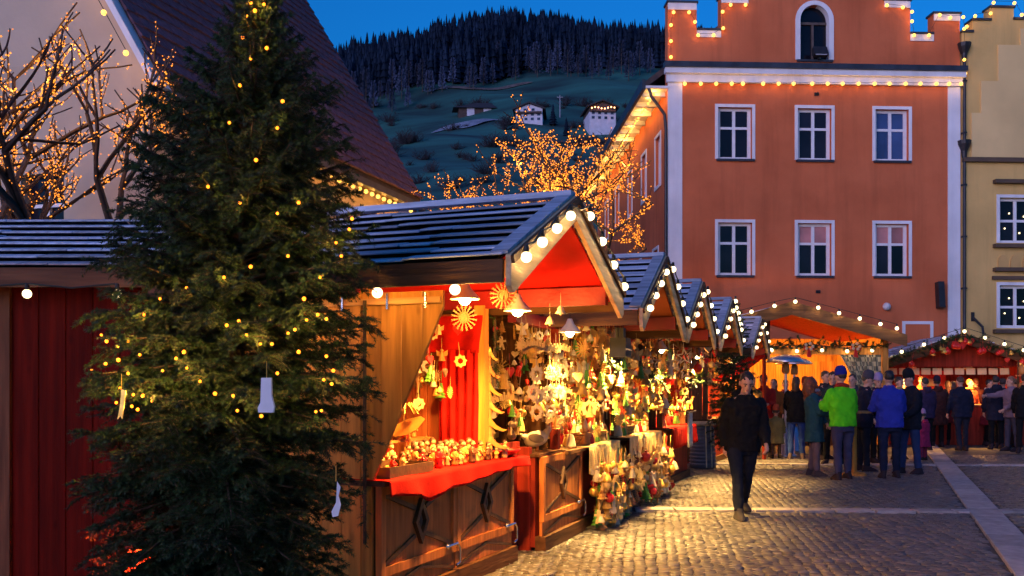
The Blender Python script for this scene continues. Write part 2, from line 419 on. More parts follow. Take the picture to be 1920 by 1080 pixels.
# pale larches standing in front of the dark wood: each its own tree
lm = mat('larch_twigs', (.060, .078, .14), .95, rnd=.4, var=.35, scale=.4, bump=0, spec=.1); tm = mat('grey_bark', (.07, .055, .05), .9, var=.3, scale=3, bump=.4, bscale=20)
def larch_mesh(seed):
    r_ = random.Random(seed); V, Fc = [], []
    for i in range(420):
        t = r_.random() ** .8; z = .16 + .84 * t; rad = .155 * (1 - t) ** .8 + .012; th = r_.uniform(0, 6.283); q = rad * r_.uniform(.15, 1)
        L = .055 * r_.uniform(.6, 1.3); dx, dy, dz = math.cos(th) * L, math.sin(th) * L, r_.uniform(-.5, .6) * L; ww = .009 * r_.uniform(.6, 1.4)
        b = len(V); x, y = q * math.cos(th), q * math.sin(th)
        V += [(x, y, z), (x + dx - dy * .3, y + dy + dx * .3, z + dz + ww * 2), (x + dx, y + dy, z + dz - ww), (x + dx * .4, y + dy * .4, z - ww * 3)]
        Fc.append((b, b + 1, b + 2)); Fc.append((b, b + 2, b + 3))
    return bigmesh('crown', V, Fc, lm)
lar = [larch_mesh(i) for i in range(5)]; ltr = MB().tube([(0, 0, -.03), (.004, 0, .5), (0, 0, .97)], [.016, .010, .003], 6).mesh('trunk', tm)
def larch(px, pyb, Y, hpx, i):
    X = (px - 960) / F * Y; z = float(hz(X, Y)); h = hpx / F * Y
    wh = ['tall', 'slim', 'broad', 'pale', 'thin'][i % 5]
    t = thing('larch_tree', 'pale bare larches standing along the lower edge of the dark ridge forest', 'tree', (X, Y, z - .5), random.uniform(0, 6), 'larches along the forest edge')
    link('crown', lar[i % 5], t, None, None, (h * .95, h * .95, h)); link('trunk', ltr, t, None, None, (h, h, h))
for i in range(46):
    px = 665 + i * 12.4 + random.uniform(-6, 6); Y = random.uniform(470, 492) + (10 if 900 < px < 1100 else 0)
    larch(px, 130, Y, random.uniform(36, 66), i)
for i, (px, Y, hp) in enumerate([(700, 455, 55), (690, 430, 50), (735, 450, 45), (668, 440, 48), (765, 460, 42)]): larch(px, 0, Y, hp, i)
# bare bushes and orchard trees on the meadow
def bush_mesh(seed):
    r_ = random.Random(seed); mb = MB()
    for i in range(46):
        th = r_.uniform(0, 6.283); e = r_.uniform(.25, 1.45); L = r_.uniform(.5, 1.0); p = Vector((0, 0, 0)); d = Vector((math.cos(th) * math.cos(e), math.sin(th) * math.cos(e), math.sin(e)))
        q = p + d * L * .5 + Vector((r_.uniform(-.1, .1),) * 3); e2 = q + d * L * .5 + Vector((r_.uniform(-.2, .2), r_.uniform(-.2, .2), r_.uniform(0, .2)))
        mb.tube([p, q, e2], [.03, .018, .006], 3, False)
        for k in range(3):
            s_ = q + (e2 - q) * r_.random(); mb.tube([s_, s_ + Vector((r_.uniform(-.25, .25), r_.uniform(-.25, .25), r_.uniform(.05, .3)))], [.012, .004], 3, False)
    return mb.mesh('twigs', mat('bare_twigs', (.035, .03, .038), .95, bump=0, var=.3, scale=1))
bms = [bush_mesh(i) for i in range(4)]
for i in range(110):
    py_ = random.choice([random.gauss(201, 3), random.gauss(238, 4), random.gauss(272, 5), random.gauss(300, 5), random.gauss(328, 8), random.gauss(345, 6)]); px = random.uniform(690, 1230)
    tgt = (HOR - py_) / F; Ys = np.linspace(150, 470, 300); X_ = (px - 960) / F * Ys; Y = float(Ys[np.argmin(np.abs((hz(X_, Ys) - CAMZ) / Ys - tgt))]); X = (px - 960) / F * Y
    s_ = random.uniform(1.6, 4.6) * (1.0 if py_ < 290 else .8)
    o = tag(link('bare_bush', bms[i % 4], None, (X, Y, float(hz(X, Y)) - .3), (0, 0, random.uniform(0, 6)), (s_ * 1.5, s_ * 1.5, s_)), 'dark bare bushes scattered over the meadow below the forest', 'bush', 'bushes on the meadow')
def dark_fir(px, py, Y, hpx, lab):
    X = (px - 960) / F * Y; h = hpx / F * Y; t = thing('fir_tree', lab, 'tree', (X, Y, float(hz(X, Y)) - .5))
    v, f = conifer_np(1, .22, 8, 8); link('crown', bigmesh('crown', v * h, f, fm), t); MB().tube([(0, 0, 0), (0, 0, h * .5)], [h * .02, h * .01], 6).build('trunk', tm, t)
dark_fir(1037, 230, 385, 46, 'dark fir tree beside the white chalet on the meadow')
dark_fir(1062, 240, 350, 40, 'dark fir tree below and right of the white chalet')

# ------------------------------------------------------------------ chalets on the hill
ch_white = mat('chalet_render', (.55, .53, .62), .85, var=.12, scale=.8, bump=.1); ch_wood = mat('chalet_timber', (.07, .045, .04), .85, var=.3, scale=2); ch_roof = mat('chalet_roof', (.035, .03, .035), .8, var=.3, scale=2)
ch_glass = glass_dark('far_window_glass', (.04, .045, .08), .1)
def chalet(lab, px, py, Y, wpx, hw, hr, wood_up=True, rz=0.0, lit=False, balcony=True, long=1.3):
    X = (px - 960) / F * Y; z = CAMZ + (HOR - py) / F * Y; W_ = wpx / F * Y
    z = max(z, float(hz(X, Y)) - .5); t = thing('chalet', lab, 'house', (X, Y, z), rz); hgt = hw / F * Y; rr = hr / F * Y; D = W_ * long; x = W_ / 2
    MB().b2(-x, x, 0, D, -6, hgt * .62).build('wall', ch_white, t)
    MB().prism([(-x, hgt * .62), (x, hgt * .62), (x, hgt), (0, hgt + rr * .9), (-x, hgt)], .02, D - .02).build('gable', ch_wood if wood_up else ch_white, t)
    o = W_ * .12
    for s in (-1, 1):
        MB().prism([(s * (x + o), hgt - rr * o / x), (0, hgt + rr), (0, hgt + rr + .5), (s * (x + o), hgt - rr * o / x + .5)], -W_ * .12, D + W_ * .1).build('roof', ch_roof, t)
    for r_, zz in enumerate((hgt * .18, hgt * .52, hgt * .9) if hgt > 4 else (hgt * .3,)):
        for k in range(4 if r_ < 2 else 2):
            xx = -x * .72 + (1.44 * x) * k / 3 if r_ < 2 else (-x * .3 + .6 * x * k)
            f = MB().b2(xx - W_ * .055, xx + W_ * .055, -.10, .03, zz - hgt * .08, zz + hgt * .12).build('window', ch_glass, t)
            MB().b2(xx - W_ * .05, xx + W_ * .05, -.12, .0, zz - hgt * .09, zz - hgt * .07).build('sill', ch_white, f)
    if balcony:
        b_ = MB().b2(-x * .96, x * .96, -1.2, 0, hgt * .60, hgt * .63).build('balcony', ch_wood, t)
        MB().b2(-x * .96, x * .96, -1.25, -1.15, hgt * .63, hgt * .74).build('railing', ch_wood, b_)
    return t, W_, hgt
chalet('small white chalet with dark roof in the middle of the meadow', 992, 228, 385, 50, 24, 10, False, R(-4), balcony=True)
t, W_, hgt = chalet('chalet with a lit balcony above the string-lit bare tree', 1130, 226, 372, 50, 26, 10, True, R(6))
pts = [t.location + Vector((W_ * (-.42 + .84 * i / 7), -2.2, hgt * .80 + .3 * math.sin(i * 1.3))) for i in range(8)]
light_string('row of amber lamps along the hill chalet balcony', pts, r=.26, power=60, m=emit('balcony_glow', (1, .35, .12), 4), socket=False, col=(1, .4, .15), sag=.2, lights=False)
bx_ = at(893, 184, 425); barn = thing('barn', 'long low dark barn with two pale walls high on the meadow', 'barn', (bx_.x, 425, float(hz(bx_.x, 425)) - .3), R(8))
MB().b2(-7.5, 7.5, .3, 7, -3, 3.0).build('wall', ch_wood, barn)
for x0, x1 in ((-4.0, -.8), (3.2, 6.6)): MB().b2(x0, x1, .15, .29, -.5, 2.9).build('pale_panel', ch_white, barn)
MB().add([(-10, -1.2, 2.6), (9, -1.2, 3.0), (7, 4, 6.4), (1, 4, 6.4), (-10, 7.5, 2.6), (9, 7.5, 3.0)], [(0, 1, 2, 3), (0, 3, 4), (1, 5, 2), (4, 3, 2, 5), (0, 4, 5, 1)]).build('roof', ch_roof, barn)
pole = thing('utility_pole', 'thin grey utility pole standing on the meadow between chalets', 'pole', (at(1050, 190, 400).x, 400, float(hz(at(1050, 190, 400).x, 400))))
MB().tube([(0, 0, -1), (0, 0, 9)], [.25, .16], 6).build('mast', mat('pole_grey', (.30, .30, .36), .7), pole); MB().b2(-1.2, 1.2, -.1, .1, 8, 8.25).build('crossarm', MATS['pole_grey'], pole)
# ================================================================== BUILDINGS
OR_WALL = mat('orange_render', (.62, .152, .060), .88, streak=.16, var=.14, scale=.55, bump=.35, bscale=9, hue=(.68, .182, .076), spec=.2)
WHITE = mat('white_render', (.78, .77, .80), .8, streak=.12, var=.10, scale=1.0, bump=.2, bscale=14)
FRAME = mat('window_white', (.78, .77, .80), .5, var=.06, bump=.05)
LEAD = mat('dark_flashing', (.045, .05, .065), .45, var=.3, scale=3, bump=.2, bscale=10, metal=.3)
PIPE = mat('dark_pipe', (.03, .03, .035), .45, bump=.05, metal=.3)
PANE_D = glass_dark('pane_dark', (.012, .012, .02)); PANE_SKY = glass_dark('pane_sky_reflection', (.05, .075, .19), .09); PANE_DUSK = glass_dark('pane_dusk_reflection', (.42, .17, .16), .09)  # blue sky and pink dusk reflections are painted into the pane colours
BX, BY, BA = 5.05, 32.0, math.atan(.049)
bo = thing('town_house', 'orange rendered town house with stepped gable trimmed in lamps', 'building', (BX, BY, 0), BA)
wins = [(x, z0, z1) for z0, z1 in ((8.9, 10.59), (5.12, 6.84)) for x in (2.21, 4.84, 7.42)]
WW = .56
def top_of(x):
    for a, b, z in ((0, .95, 13.95), (.95, 1.75, 13.07), (1.75, 2.65, 14.2), (2.65, 3.55, 15.4), (3.55, 6.15, 16.6), (6.15, 7.16, 15.4), (7.16, 8.03, 14.15), (8.03, 8.82, 13.07), (8.82, 9.71, 13.75)):
        if a <= x <= b: return z
    return 0
xs = sorted({0, .95, 1.75, 2.65, 3.55, 6.15, 7.16, 8.03, 8.82, 9.7, 4.3, 5.37} | {round(x + s * WW, 3) for x, _, _ in wins for s in (-1, 1)})
zs = sorted({0, 13.95, 13.07, 14.2, 15.4, 16.6, 14.15, 13.75, 12.17, 14.0} | {z for _, a, b in wins for z in (a, b)})
def orange(x, z):
    if z > top_of(x): return False
    if 4.3 < x < 5.37 and 12.17 < z < 14.0: return False
    return not any(abs(x - wx) < WW and a < z < b for wx, a, b in wins)
raw(grid_wall(xs, zs, orange, 0, .42), 'front_wall', OR_WALL, bo)
# side wall to the left with tall openings
SL = 16.8
sw = [(1.6, 8.35, 10.0), (4.2, 8.35, 10.0), (7.2, 8.35, 10.0), (10.5, 8.35, 10.0), (13.6, 8.35, 10.0), (2.0, 4.6, 6.2), (5.2, 4.6, 6.2), (9, 4.6, 6.2)]
ys = sorted({.42, SL} | {v for y, _, _ in sw for v in (y - .42, y + .42)}); zz = sorted({0, 11.3} | {v for _, a, b in sw for v in (a, b)})
side = grid_wall(ys, zz, lambda y, z: not any(abs(y - wy) < .42 and a < z < b for wy, a, b in sw), 0, .42)
side.v = [(v[1], v[0], v[2]) for v in side.v]; side.f = [f[::-1] for f in side.f]; raw(side, 'side_wall', OR_WALL, bo)
MB().b2(9.28, 9.7, .42, SL, 0, 11.3).build('side_wall', OR_WALL, bo); MB().b2(.42, 9.28, SL - .4, SL, 0, 11.3).build('rear_wall', OR_WALL, bo)
for y, a, b in sw:
    f = MB().b2(.16, .22, y - .40, y + .40, a + .02, b - .02).build('window', PANE_SKY, bo)
    fr = MB()
    for s in (-1, 1): fr.b2(.10, .17, y + s * .385 - .035, y + s * .385 + .035, a + .003, b - .003)
    fr.b2(.10, .165, y - .03, y + .03, a + .05, b - .05); fr.b2(.10, .168, y - .35, y + .35, b - .08, b - .004); fr.b2(.10, .168, y - .35, y + .35, a + .004, a + .08); fr.build('frame', FRAME, f)
    MB().b2(-.03, .0, y - .55, y + .55, a - .12, a - .001).b2(-.025, .0, y - .55, y - .42, a, b + .1).b2(-.025, .0, y + .42, y + .55, a, b + .1).b2(-.025, 0, y - .42, y + .42, b, b + .1).build('surround', WHITE, f)
# windows of the front
def casement(parent, x, z0, z1, hw, pane, sill=True, surround=True, yb=.0, transom=.62, top=None):
    f = MB().b2(x - hw + .02, x + hw - .02, yb + .22, yb + .26, z0 + .02, z1 - .02); f = f.build('window', FRAME, parent)
    # four panes, each its own
    mb = MB(); mz = z0 + (z1 - z0) * transom; e = .07
    for s in (-1, 1):
        for a, b in ((z0 + .1, mz - .04), (mz + .04, z1 - .09)):
            xa, xb = (x - hw + .11, x - .05) if s < 0 else (x + .05, x + hw - .11)
            MB().b2(xa, xb, yb + .195, yb + .215, a, b).build('pane', top if top is not None and a > mz else pane, f)
    fr = MB().b2(x - hw + .001, x - hw + .11, yb + .15, yb + .219, z0 + .001, z1 - .001).b2(x + hw - .11, x + hw - .001, yb + .15, yb + .219, z0 + .001, z1 - .001)
    fr.b2(x - hw + .11, x + hw - .11, yb + .152, yb + .219, z0 + .001, z0 + .1).b2(x - hw + .11, x + hw - .11, yb + .152, yb + .219, z1 - .09, z1 - .001)
    fr.b2(x - .05, x + .05, yb + .155, yb + .219, z0 + .1, z1 - .09)
    fr.b2(x - hw + .11, x - .05, yb + .16, yb + .219, mz - .04, mz + .04).b2(x + .05, x + hw - .11, yb + .16, yb + .219, mz - .04, mz + .04)
    fr.build('frame', FRAME, f)
    if surround:
        b_ = .10
        MB().b2(x - hw - b_, x - hw, yb - .03, yb + .0, z0, z1 + b_).b2(x + hw, x + hw + b_, yb - .03, yb + .0, z0, z1 + b_).b2(x - hw, x + hw, yb - .03, yb + .0, z1, z1 + b_).build('surround', WHITE, f)
    if sill: MB().b2(x - hw - .06, x + hw + .06, yb - .10, yb + .15, z0 - .07, z0 - .001).build('sill', LEAD, f)
    return f
for i, (x, a, b) in enumerate(wins): casement(bo, x, a, b, WW, (PANE_D, PANE_D, PANE_SKY, PANE_D, PANE_D, PANE_D)[i], top=(None, None, None, None, PANE_DUSK, PANE_DUSK)[i])
MB().b2(.45, 9.25, .5, .55, .2, 12.9).build('dark_room_sheet', mat('dark_room', (.01, .01, .012), .9, bump=0), bo)  # black sheet behind the windows, painted darkness of the unlit rooms
# arched attic window
zc, zr = 13.47, .535
arch = [(4.3, 12.17)] + [(4.3, 13.47)] + [(4.835 - zr * math.cos(t), zc + zr * math.sin(t) * 1.0) for t in np.linspace(0.05, PI - .05, 14)] + [(5.37, 13.47), (5.37, 12.17)]
def arc(rx, rz, n=15): return [(4.835 - rx * math.cos(t), zc + rz * math.sin(t)) for t in np.linspace(0, PI, n)]
aw = MB(); o_ = [(4.20, 12.17)] + arc(.635, .64) + [(5.47, 12.17)]; i_ = [(4.36, 12.17)] + arc(.475, .50) + [(5.31, 12.17)]
for k in range(len(o_) - 1): aw.prism([o_[k], o_[k + 1], i_[k + 1], i_[k]], -.04, .30)
attic = MB().prism([(4.37, 12.2)] + arc(.465, .49) + [(5.30, 12.2)], .22, .26).build('arched_window', PANE_D, bo)
aw.build('surround', WHITE, attic)
for s in (-1, 1):
    sp = [(4.835 + s * .535, 13.45), (4.835 + s * .535, 14.0), (4.835, 14.0)] + [(4.835 + s * .5 * math.sin(t), zc + .5 * math.cos(t)) for t in np.linspace(0, PI / 2, 7)]
    MB().prism(sp, .002, .40).build('spandrel', OR_WALL, bo)
MB().b2(4.38, 5.29, .16, .218, 13.38, 13.46).b2(4.80, 4.87, .16, .218, 12.2, 13.38).build('frame', mat('dark_frame', (.10, .07, .06), .6), attic)
MB().b2(4.25, 5.42, -.08, .15, 12.10, 12.168).build('sill', LEAD, attic)
# string course, cornice, pilasters
MB().b2(-.15, 9.82, -.32, -.001, 11.80, 11.97).build('flashing', LEAD, bo)
MB().b2(-.12, 9.80, -.24, -.001, 11.62, 11.798).b2(-.06, 9.75, -.12, -.002, 11.36, 11.618).build('cornice', WHITE, bo)
MB().b2(-.003, .47, -.035, -.001, 0, 11.358).build('pilaster', WHITE, bo); MB().b2(9.29, 9.703, -.035, -.001, 0, 11.358).build('pilaster', WHITE, bo)
for a, b, z in ((0, .95, 13.95), (.95, 1.75, 13.07), (1.75, 2.65, 14.2), (2.65, 3.55, 15.4), (3.55, 6.15, 16.6), (6.15, 7.16, 15.4), (7.16, 8.03, 14.15), (8.03, 8.82, 13.07), (8.82, 9.7, 13.75)):
    MB().b2(a - .04 if z > 13.1 else a + .002, b + .04 if z > 13.1 else b - .002, -.06, .48, z + .001, z + .07).build('coping', LEAD, bo)
    MB().b2(a + .003, b - .003, -.03, -.001, z - .22, z).build('coping_band', WHITE, bo)
# eave of the long side, glowing soffit
MB().prism([(-.75, 11.15), (0, 11.15), (0, 11.23), (-.75, 11.23)], -.1, SL + .2).build('soffit', WHITE, bo)
MB().prism([(-.85, 11.10), (-.75, 11.10), (-.75, 11.42), (-.85, 11.42)], -.12, SL + .3).build('gutter', LEAD, bo)
MB().prism([(-.80, 11.42), (-.75, 11.24), (4.85, 15.6), (4.85, 15.8)], .46, SL + .3).build('roof', mat('roof_tile_dark', (.06, .045, .045), .8, var=.3, scale=4), bo)
MB().prism([(9.75, 11.42), (9.7, 11.24), (4.851, 15.6), (4.851, 15.8)], .46, SL + .3).build('roof', MATS['roof_tile_dark'], bo)
for k in range(14): MB().b2(-.74, -.02, .3 + k * 1.18, .3 + k * 1.18 + .12, 11.0, 11.149).build('eave_bracket', WHITE, bo)
# fittings on the front
def downpipe(parent, x, y, ztop, zh, lab='downpipe'):
    MB().tube([(x, y, ztop), (x, y, 2.2)], .055, 8).build(lab, PIPE, parent)
    for z in (ztop, zh): MB().lathe([(.07, -.35), (.10, -.12), (.20, .1), (.22, .22), (.18, .22)], 10, (x, y, z)).build('rain_hopper', PIPE, parent)
    for z in np.arange(3, ztop, 1.7): MB().b2(x - .07, x + .07, y - .065, y + .1, z, z + .05).build('pipe_clip', PIPE, parent)
downpipe(bo, 9.80, -.10, 12.55, 9.35)
MB().tube([(-.62, -.02, 11.2), (-.55, -.05, 10.9), (-.12, -.09, 10.3), (-.08, -.09, 9.8), (-.08, -.09, 0)], .05, 8).build('downpipe', PIPE, bo)
fl = thing('floodlight', 'small floodlight on the sill of the arched attic window', 'floodlight', Matrix.Translation((BX, BY, 0)) @ Matrix.Rotation(BA, 4, 'Z') @ Vector((4.95, -.14, 12.17)), BA)
MB().box((0, -.05, .20), (.46, .18, .30), (R(-25), 0, 0)).build('housing', PIPE, fl); MB().box((0, -.145, .165), (.38, .01, .22), (R(-25), 0, 0)).build('lens', mat('lamp_lens', (.45, .45, .48), .15), fl); MB().b2(-.03, .03, -.05, .1, -.02, .1).build('bracket', PIPE, fl)
hl = Matrix.Translation((BX, BY, 0)) @ Matrix.Rotation(BA, 4, 'Z')
sp = thing('wall_spotlight', 'dark box lamp mounted low on the orange house wall', 'lamp', hl @ Vector((8.95, 0, 4.25)), BA)
MB().box((0, -.18, .25), (.20, .26, .85), (R(-6), 0, 0)).build('housing', PIPE, sp); MB().b2(-.04, .04, -.08, .0, .1, .3).build('bracket', PIPE, sp)
for lx, lz, lab in ((4.9, 11.05, 'below the cornice'), (4.95, 4.6, 'below the lower windows')):
    q = thing('wall_fixture', 'tiny iron wall fixture on the orange house ' + lab, 'bracket', hl @ Vector((lx, 0, lz)), BA)
    MB().b2(-.07, .07, -.05, .0, -.05, .05).build('plate', PIPE, q); MB().tube([(0, -.05, 0), (0, -.14, .02)], .03, 6).build('peg', PIPE, q)
sg = thing('round_wall_lamp', 'small pale round lamp on the orange wall above the market roofs', 'lamp', hl @ Vector((7.2, 0, 4.12)), BA)
MB().ball((0, -.1, 0), .13, 10, 8).build('globe', mat('milk_glass', (.6, .58, .6), .3), sg); MB().b2(-.05, .05, -.06, 0, -.05, .05).build('mount', PIPE, sg)
# low shop fronts at street level
for x0, x1 in ((1.1, 2.9), (6.2, 8.2)): MB().b2(x0, x1, -.02, -.001, 0, 2.6).build('doorway', mat('old_door', (.10, .07, .06), .6), bo)
sh = casement(bo, 8.28, 2.55, 3.55, .42, PANE_SKY, sill=False)
# lamps along the stepped gable and cornice
def fac(px, py, off=.14): 
    Y = BY
    for _ in range(4): Y = BY + .049 * ((px - 960) / F * Y - BX) - off
    return at(px, py, Y)
light_string('row of warm lamps under the white cornice of the orange house', [fac(x, 157, .20) for x in (1284, 1314, 1343, 1372, 1393, 1431, 1460, 1488, 1523, 1552, 1580, 1610, 1640, 1668, 1698, 1726, 1756, 1780, 1802)], .06, 2.2, 'lamp strings of the orange house', socket=False, m=E_FAC, col=(1, .50, .10))
light_string('lamps around the left battlements of the orange house', [fac(*p) for p in ((1258, 107), (1258, 77), (1258, 47), (1263, 23), (1292, 23), (1303, 41), (1309, 66), (1338, 66), (1356, 53), (1355, 22), (1370, 9), (1398, 9))], .055, 1.2, 'lamp strings of the orange house', socket=False, m=E_FAC, col=(1, .50, .10), sag=0)
light_string('lamps around the right battlements of the orange house', [fac(*p) for p in ((1663, 10), (1693, 14), (1710, 22), (1710, 40), (1714, 66), (1742, 66), (1762, 28), (1782, 33), (1806, 32), (1808, 54), (1808, 82), (1808, 112), (1810, 138))], .055, 1.2, 'lamp strings of the orange house', socket=False, m=E_FAC, col=(1, .50, .10), sag=0)
light_string('dense lamps along the side eave of the orange house', [hl @ Vector((-.40, .25 + i * .36, 11.05)) for i in range(46)], .04, 18, 'lamp strings of the orange house', socket=False, m=E_FAC, col=(1, .50, .10), sag=0, every=2)
# ------------------------------------------------------------------ yellow house
YL = mat('ochre_render', (.72, .46, .16), .88, streak=.15, var=.14, scale=.5, bump=.3, bscale=9, spec=.2); YL2 = mat('ochre_trim', (.62, .38, .13), .85, var=.14, scale=.8, bump=.2)
BRN = mat('brown_moulding', (.11, .07, .045), .7, var=.2, scale=2)
yo = thing('gabled_house', 'ochre yellow house with stepped gable beside the orange house', 'building', (14.80, 32.45, 0), BA)
YT = [(0, .35, 13.15), (.35, .95, 13.55), (.95, 1.75, 13.98), (1.75, 2.5, 13.6), (2.5, 4.0, 14.6), (4.0, 6.0, 15.4), (6.0, 8.0, 14.2)]
yw = [(1.88, 6.24, 7.73), (1.88, 3.43, 4.84), (4.6, 6.24, 7.73), (4.6, 3.43, 4.84)]
xs = sorted({0, 8} | {v for a, b, _ in YT for v in (a, b)} | {round(x + s * .62, 3) for x, _, _ in yw for s in (-1, 1)}); zs = sorted({0} | {z for _, _, z in YT} | {v for _, a, b in yw for v in (a, b)})
raw(grid_wall(xs, zs, lambda x, z: z < next(t for a, b, t in YT if a <= x <= b) and not any(abs(x - wx) < .62 and a < z < b for wx, a, b in yw), 0, .42), 'front_wall', YL, yo)
MB().b2(0, 8, 9, 9.3, 0, 12).b2(7.6, 8, .43, 9, 0, 12).build('rear_wall', YL, yo); MB().b2(.2, 7.5, .5, .55, .2, 12.5).build('dark_room_sheet', MATS['dark_room'], yo)
for a, b, z in YT: MB().b2(a - .03, b + .03, -.06, .47, z + .001, z + .07).build('coping', LEAD, yo)
# raised stepped field
rel = MB()
for a, b, z in ((.30, .62, 10.5), (.62, 1.20, 11.55), (1.20, 1.95, 12.75), (1.95, 8, 13.3)): rel.b2(a, b, -.05, -.001, 9.05, z); 
rel.build('raised_field', mat('ochre_light', (.78, .54, .23), .85, var=.12, scale=.6, bump=.25, bscale=9), yo)
MB().b2(0, 8, -.16, -.001, 8.88, 9.02).build('string_course', BRN, yo)
for x, a, b in yw:
    casement(yo, x, a, b, .62, PANE_D, sill=False, transom=.5)
    MB().b2(x - .85, x + .85, -.22, -.001, b + .45, b + .57).build('hood_moulding', BRN, yo); MB().b2(x - .85, x + .85, -.2, -.001, a - .17, a - .05).build('sill', BRN, yo)
MB().b2(1.0, 8, -.10, -.001, 5.02, 5.14).build('sill_band', BRN, yo)
for k in range(5): MB().prism([(1.2 + k * .42, 5.3), (1.52 + k * .42, 5.3)] + [(1.36 + k * .42 + .16 * math.cos(t), 5.62 + .22 * math.sin(t)) for t in np.linspace(0, PI, 7)], -.06, -.001).build('blind_arch', YL2, yo)
MB().prism([(0, 12), (4, 15), (8, 12), (8, 11.8), (0, 11.8)], .5, 9.2).build('roof', MATS['roof_tile_dark'], yo)
yl = Matrix.Translation((14.80, 32.45, 0)) @ Matrix.Rotation(BA, 4, 'Z')
light_string('lamps along the stepped gable of the ochre house', [yl @ Vector(p) for p in ((.1, -.12, 13.3), (.38, -.12, 13.65), (.9, -.12, 13.75), (1.0, -.12, 14.1), (1.7, -.12, 14.1), (1.95, -.12, 13.72), (2.4, -.12, 13.75))], .055, 1.2, socket=False, m=E_FAC, col=(1, .50, .10), sag=0)
for x, a, b in yw[:2]:
    light_string('tiny lamps hung inside the %s window of the ochre house' % ('upper' if a > 5 else 'lower'), [yl @ Vector((x + dx, .16, a + dz)) for dx, dz in ((-.35, .5), (-.2, 1.0), (.15, .35), (.3, .9), (.4, 1.2))], .025, .2, socket=False, cable=False, lights=False)
br = thing('sign_bracket', 'short angled iron bracket on the ochre house wall', 'bracket', yl @ Vector((.35, 0, 3.2)), BA)
MB().tube([(0, 0, .6), (.15, -.35, .25), (.12, -.5, -.1)], .04, 6).build('arm', PIPE, br); MB().b2(-.05, .05, -.04, 0, .45, .75).build('plate', PIPE, br)
an = thing('roof_antenna', 'thin antenna on the roof behind the gap between houses', 'antenna', (15.4, 36, 12.2)); MB().tube([(0, 0, 0), (0, 0, 2.4)], .03, 5).build('mast', PIPE, an); MB().tube([(-1.2, 0, 2.1), (.4, 0, 2.1)], .02, 5).build('boom', PIPE, an)

# ------------------------------------------------------------------ cream house at the far left with steep tiled roof
CRM = mat('cream_render', (.50, .40, .30), .88, var=.14, scale=.6, bump=.3, bscale=9); TILE = mat('plum_roof_tile', (.115, .055, .075), .75, var=.35, scale=8, bump=.3, bscale=20, rnd=.15)
la = math.atan2(.953, .303)               # local x runs along the eave away from the camera, local y to the left
lo = thing('cream_house', 'cream gabled house with steep plum tiled roof behind the market', 'building', (-5.84, 16.0, 0), la)
EZ, LL, GW, GR = 6.96, 9.7, 7.6, 6.2
MB().b2(0, LL, 0, .4, 0, EZ).b2(0, LL, GW - .4, GW, 0, EZ).build('side_wall', CRM, lo)
lw = [(2.2, 3.6, 5.1), (5.0, 3.6, 5.1), (3.6, 6.6, 7.9)]
gys = sorted({.4, GW - .4} | {v for y, _, _ in lw[:2] for v in (y - .45, y + .45)}); gzs = sorted({0, EZ} | {v for _, a, b in lw[:2] for v in (a, b)})
gw = grid_wall(gys, gzs, lambda y, z: not any(abs(y - wy) < .45 and a < z < b for wy, a, b in lw[:2]), 0, .4); gw.v = [(v[1], v[0], v[2]) for v in gw.v]; gw.f = [f[::-1] for f in gw.f]
raw(gw, 'gable_wall', CRM, lo)
MB().prism([(0, EZ), (GW, EZ), (GW / 2, EZ + GR)], 0.001, .4, 'x').build('gable', CRM, lo); MB().prism([(0, EZ), (GW, EZ), (GW / 2, EZ + GR)], LL - .4, LL, 'x').build('gable', CRM, lo)
for y, a, b in lw[:2]:
    f = MB().b2(.2, .24, y - .43, y + .43, a + .02, b - .02).build('window', PANE_D, lo)
    MB().b2(.14, .2, y - .03, y + .03, a, b).b2(.14, .195, y - .43, y + .43, (a + b) / 2 + .2, (a + b) / 2 + .26).b2(-.05, .14, y - .55, y + .55, a - .1, a - .001).build('frame', FRAME, f)
for k in range(3):
    f = MB().b2(1.5 + 3 * k, 2.3 + 3 * k, -.02, .0, 4.4, 5.8).build('window', PANE_D, lo); MB().b2(1.4 + 3 * k, 2.4 + 3 * k, -.08, -.001, 4.28, 4.38).build('sill', WHITE, f)
sl = math.hypot(GW / 2, GR); pit = math.atan2(GR, GW / 2)
for s in (0, 1):
    yy = (lambda d: d) if s == 0 else (lambda d: GW - d)
    MB().add([(-.35, yy(-.45), EZ - .45 * GR / (GW / 2)), (LL + .35, yy(-.45), EZ - .45 * GR / (GW / 2)), (LL + .35, yy(GW / 2), EZ + GR + .02), (-.35, yy(GW / 2), EZ + GR + .02),
              (-.35, yy(-.45), EZ - .45 * GR / (GW / 2) + .16), (LL + .35, yy(-.45), EZ - .45 * GR / (GW / 2) + .16), (LL + .35, yy(GW / 2), EZ + GR + .2), (-.35, yy(GW / 2), EZ + GR + .2)],
             [(0, 1, 2, 3), (4, 5, 6, 7), (0, 1, 5, 4), (1, 2, 6, 5), (2, 3, 7, 6), (3, 0, 4, 7)]).build('roof', mat('roof_batten', (.05, .035, .035), .8), lo)
ncourse = 30
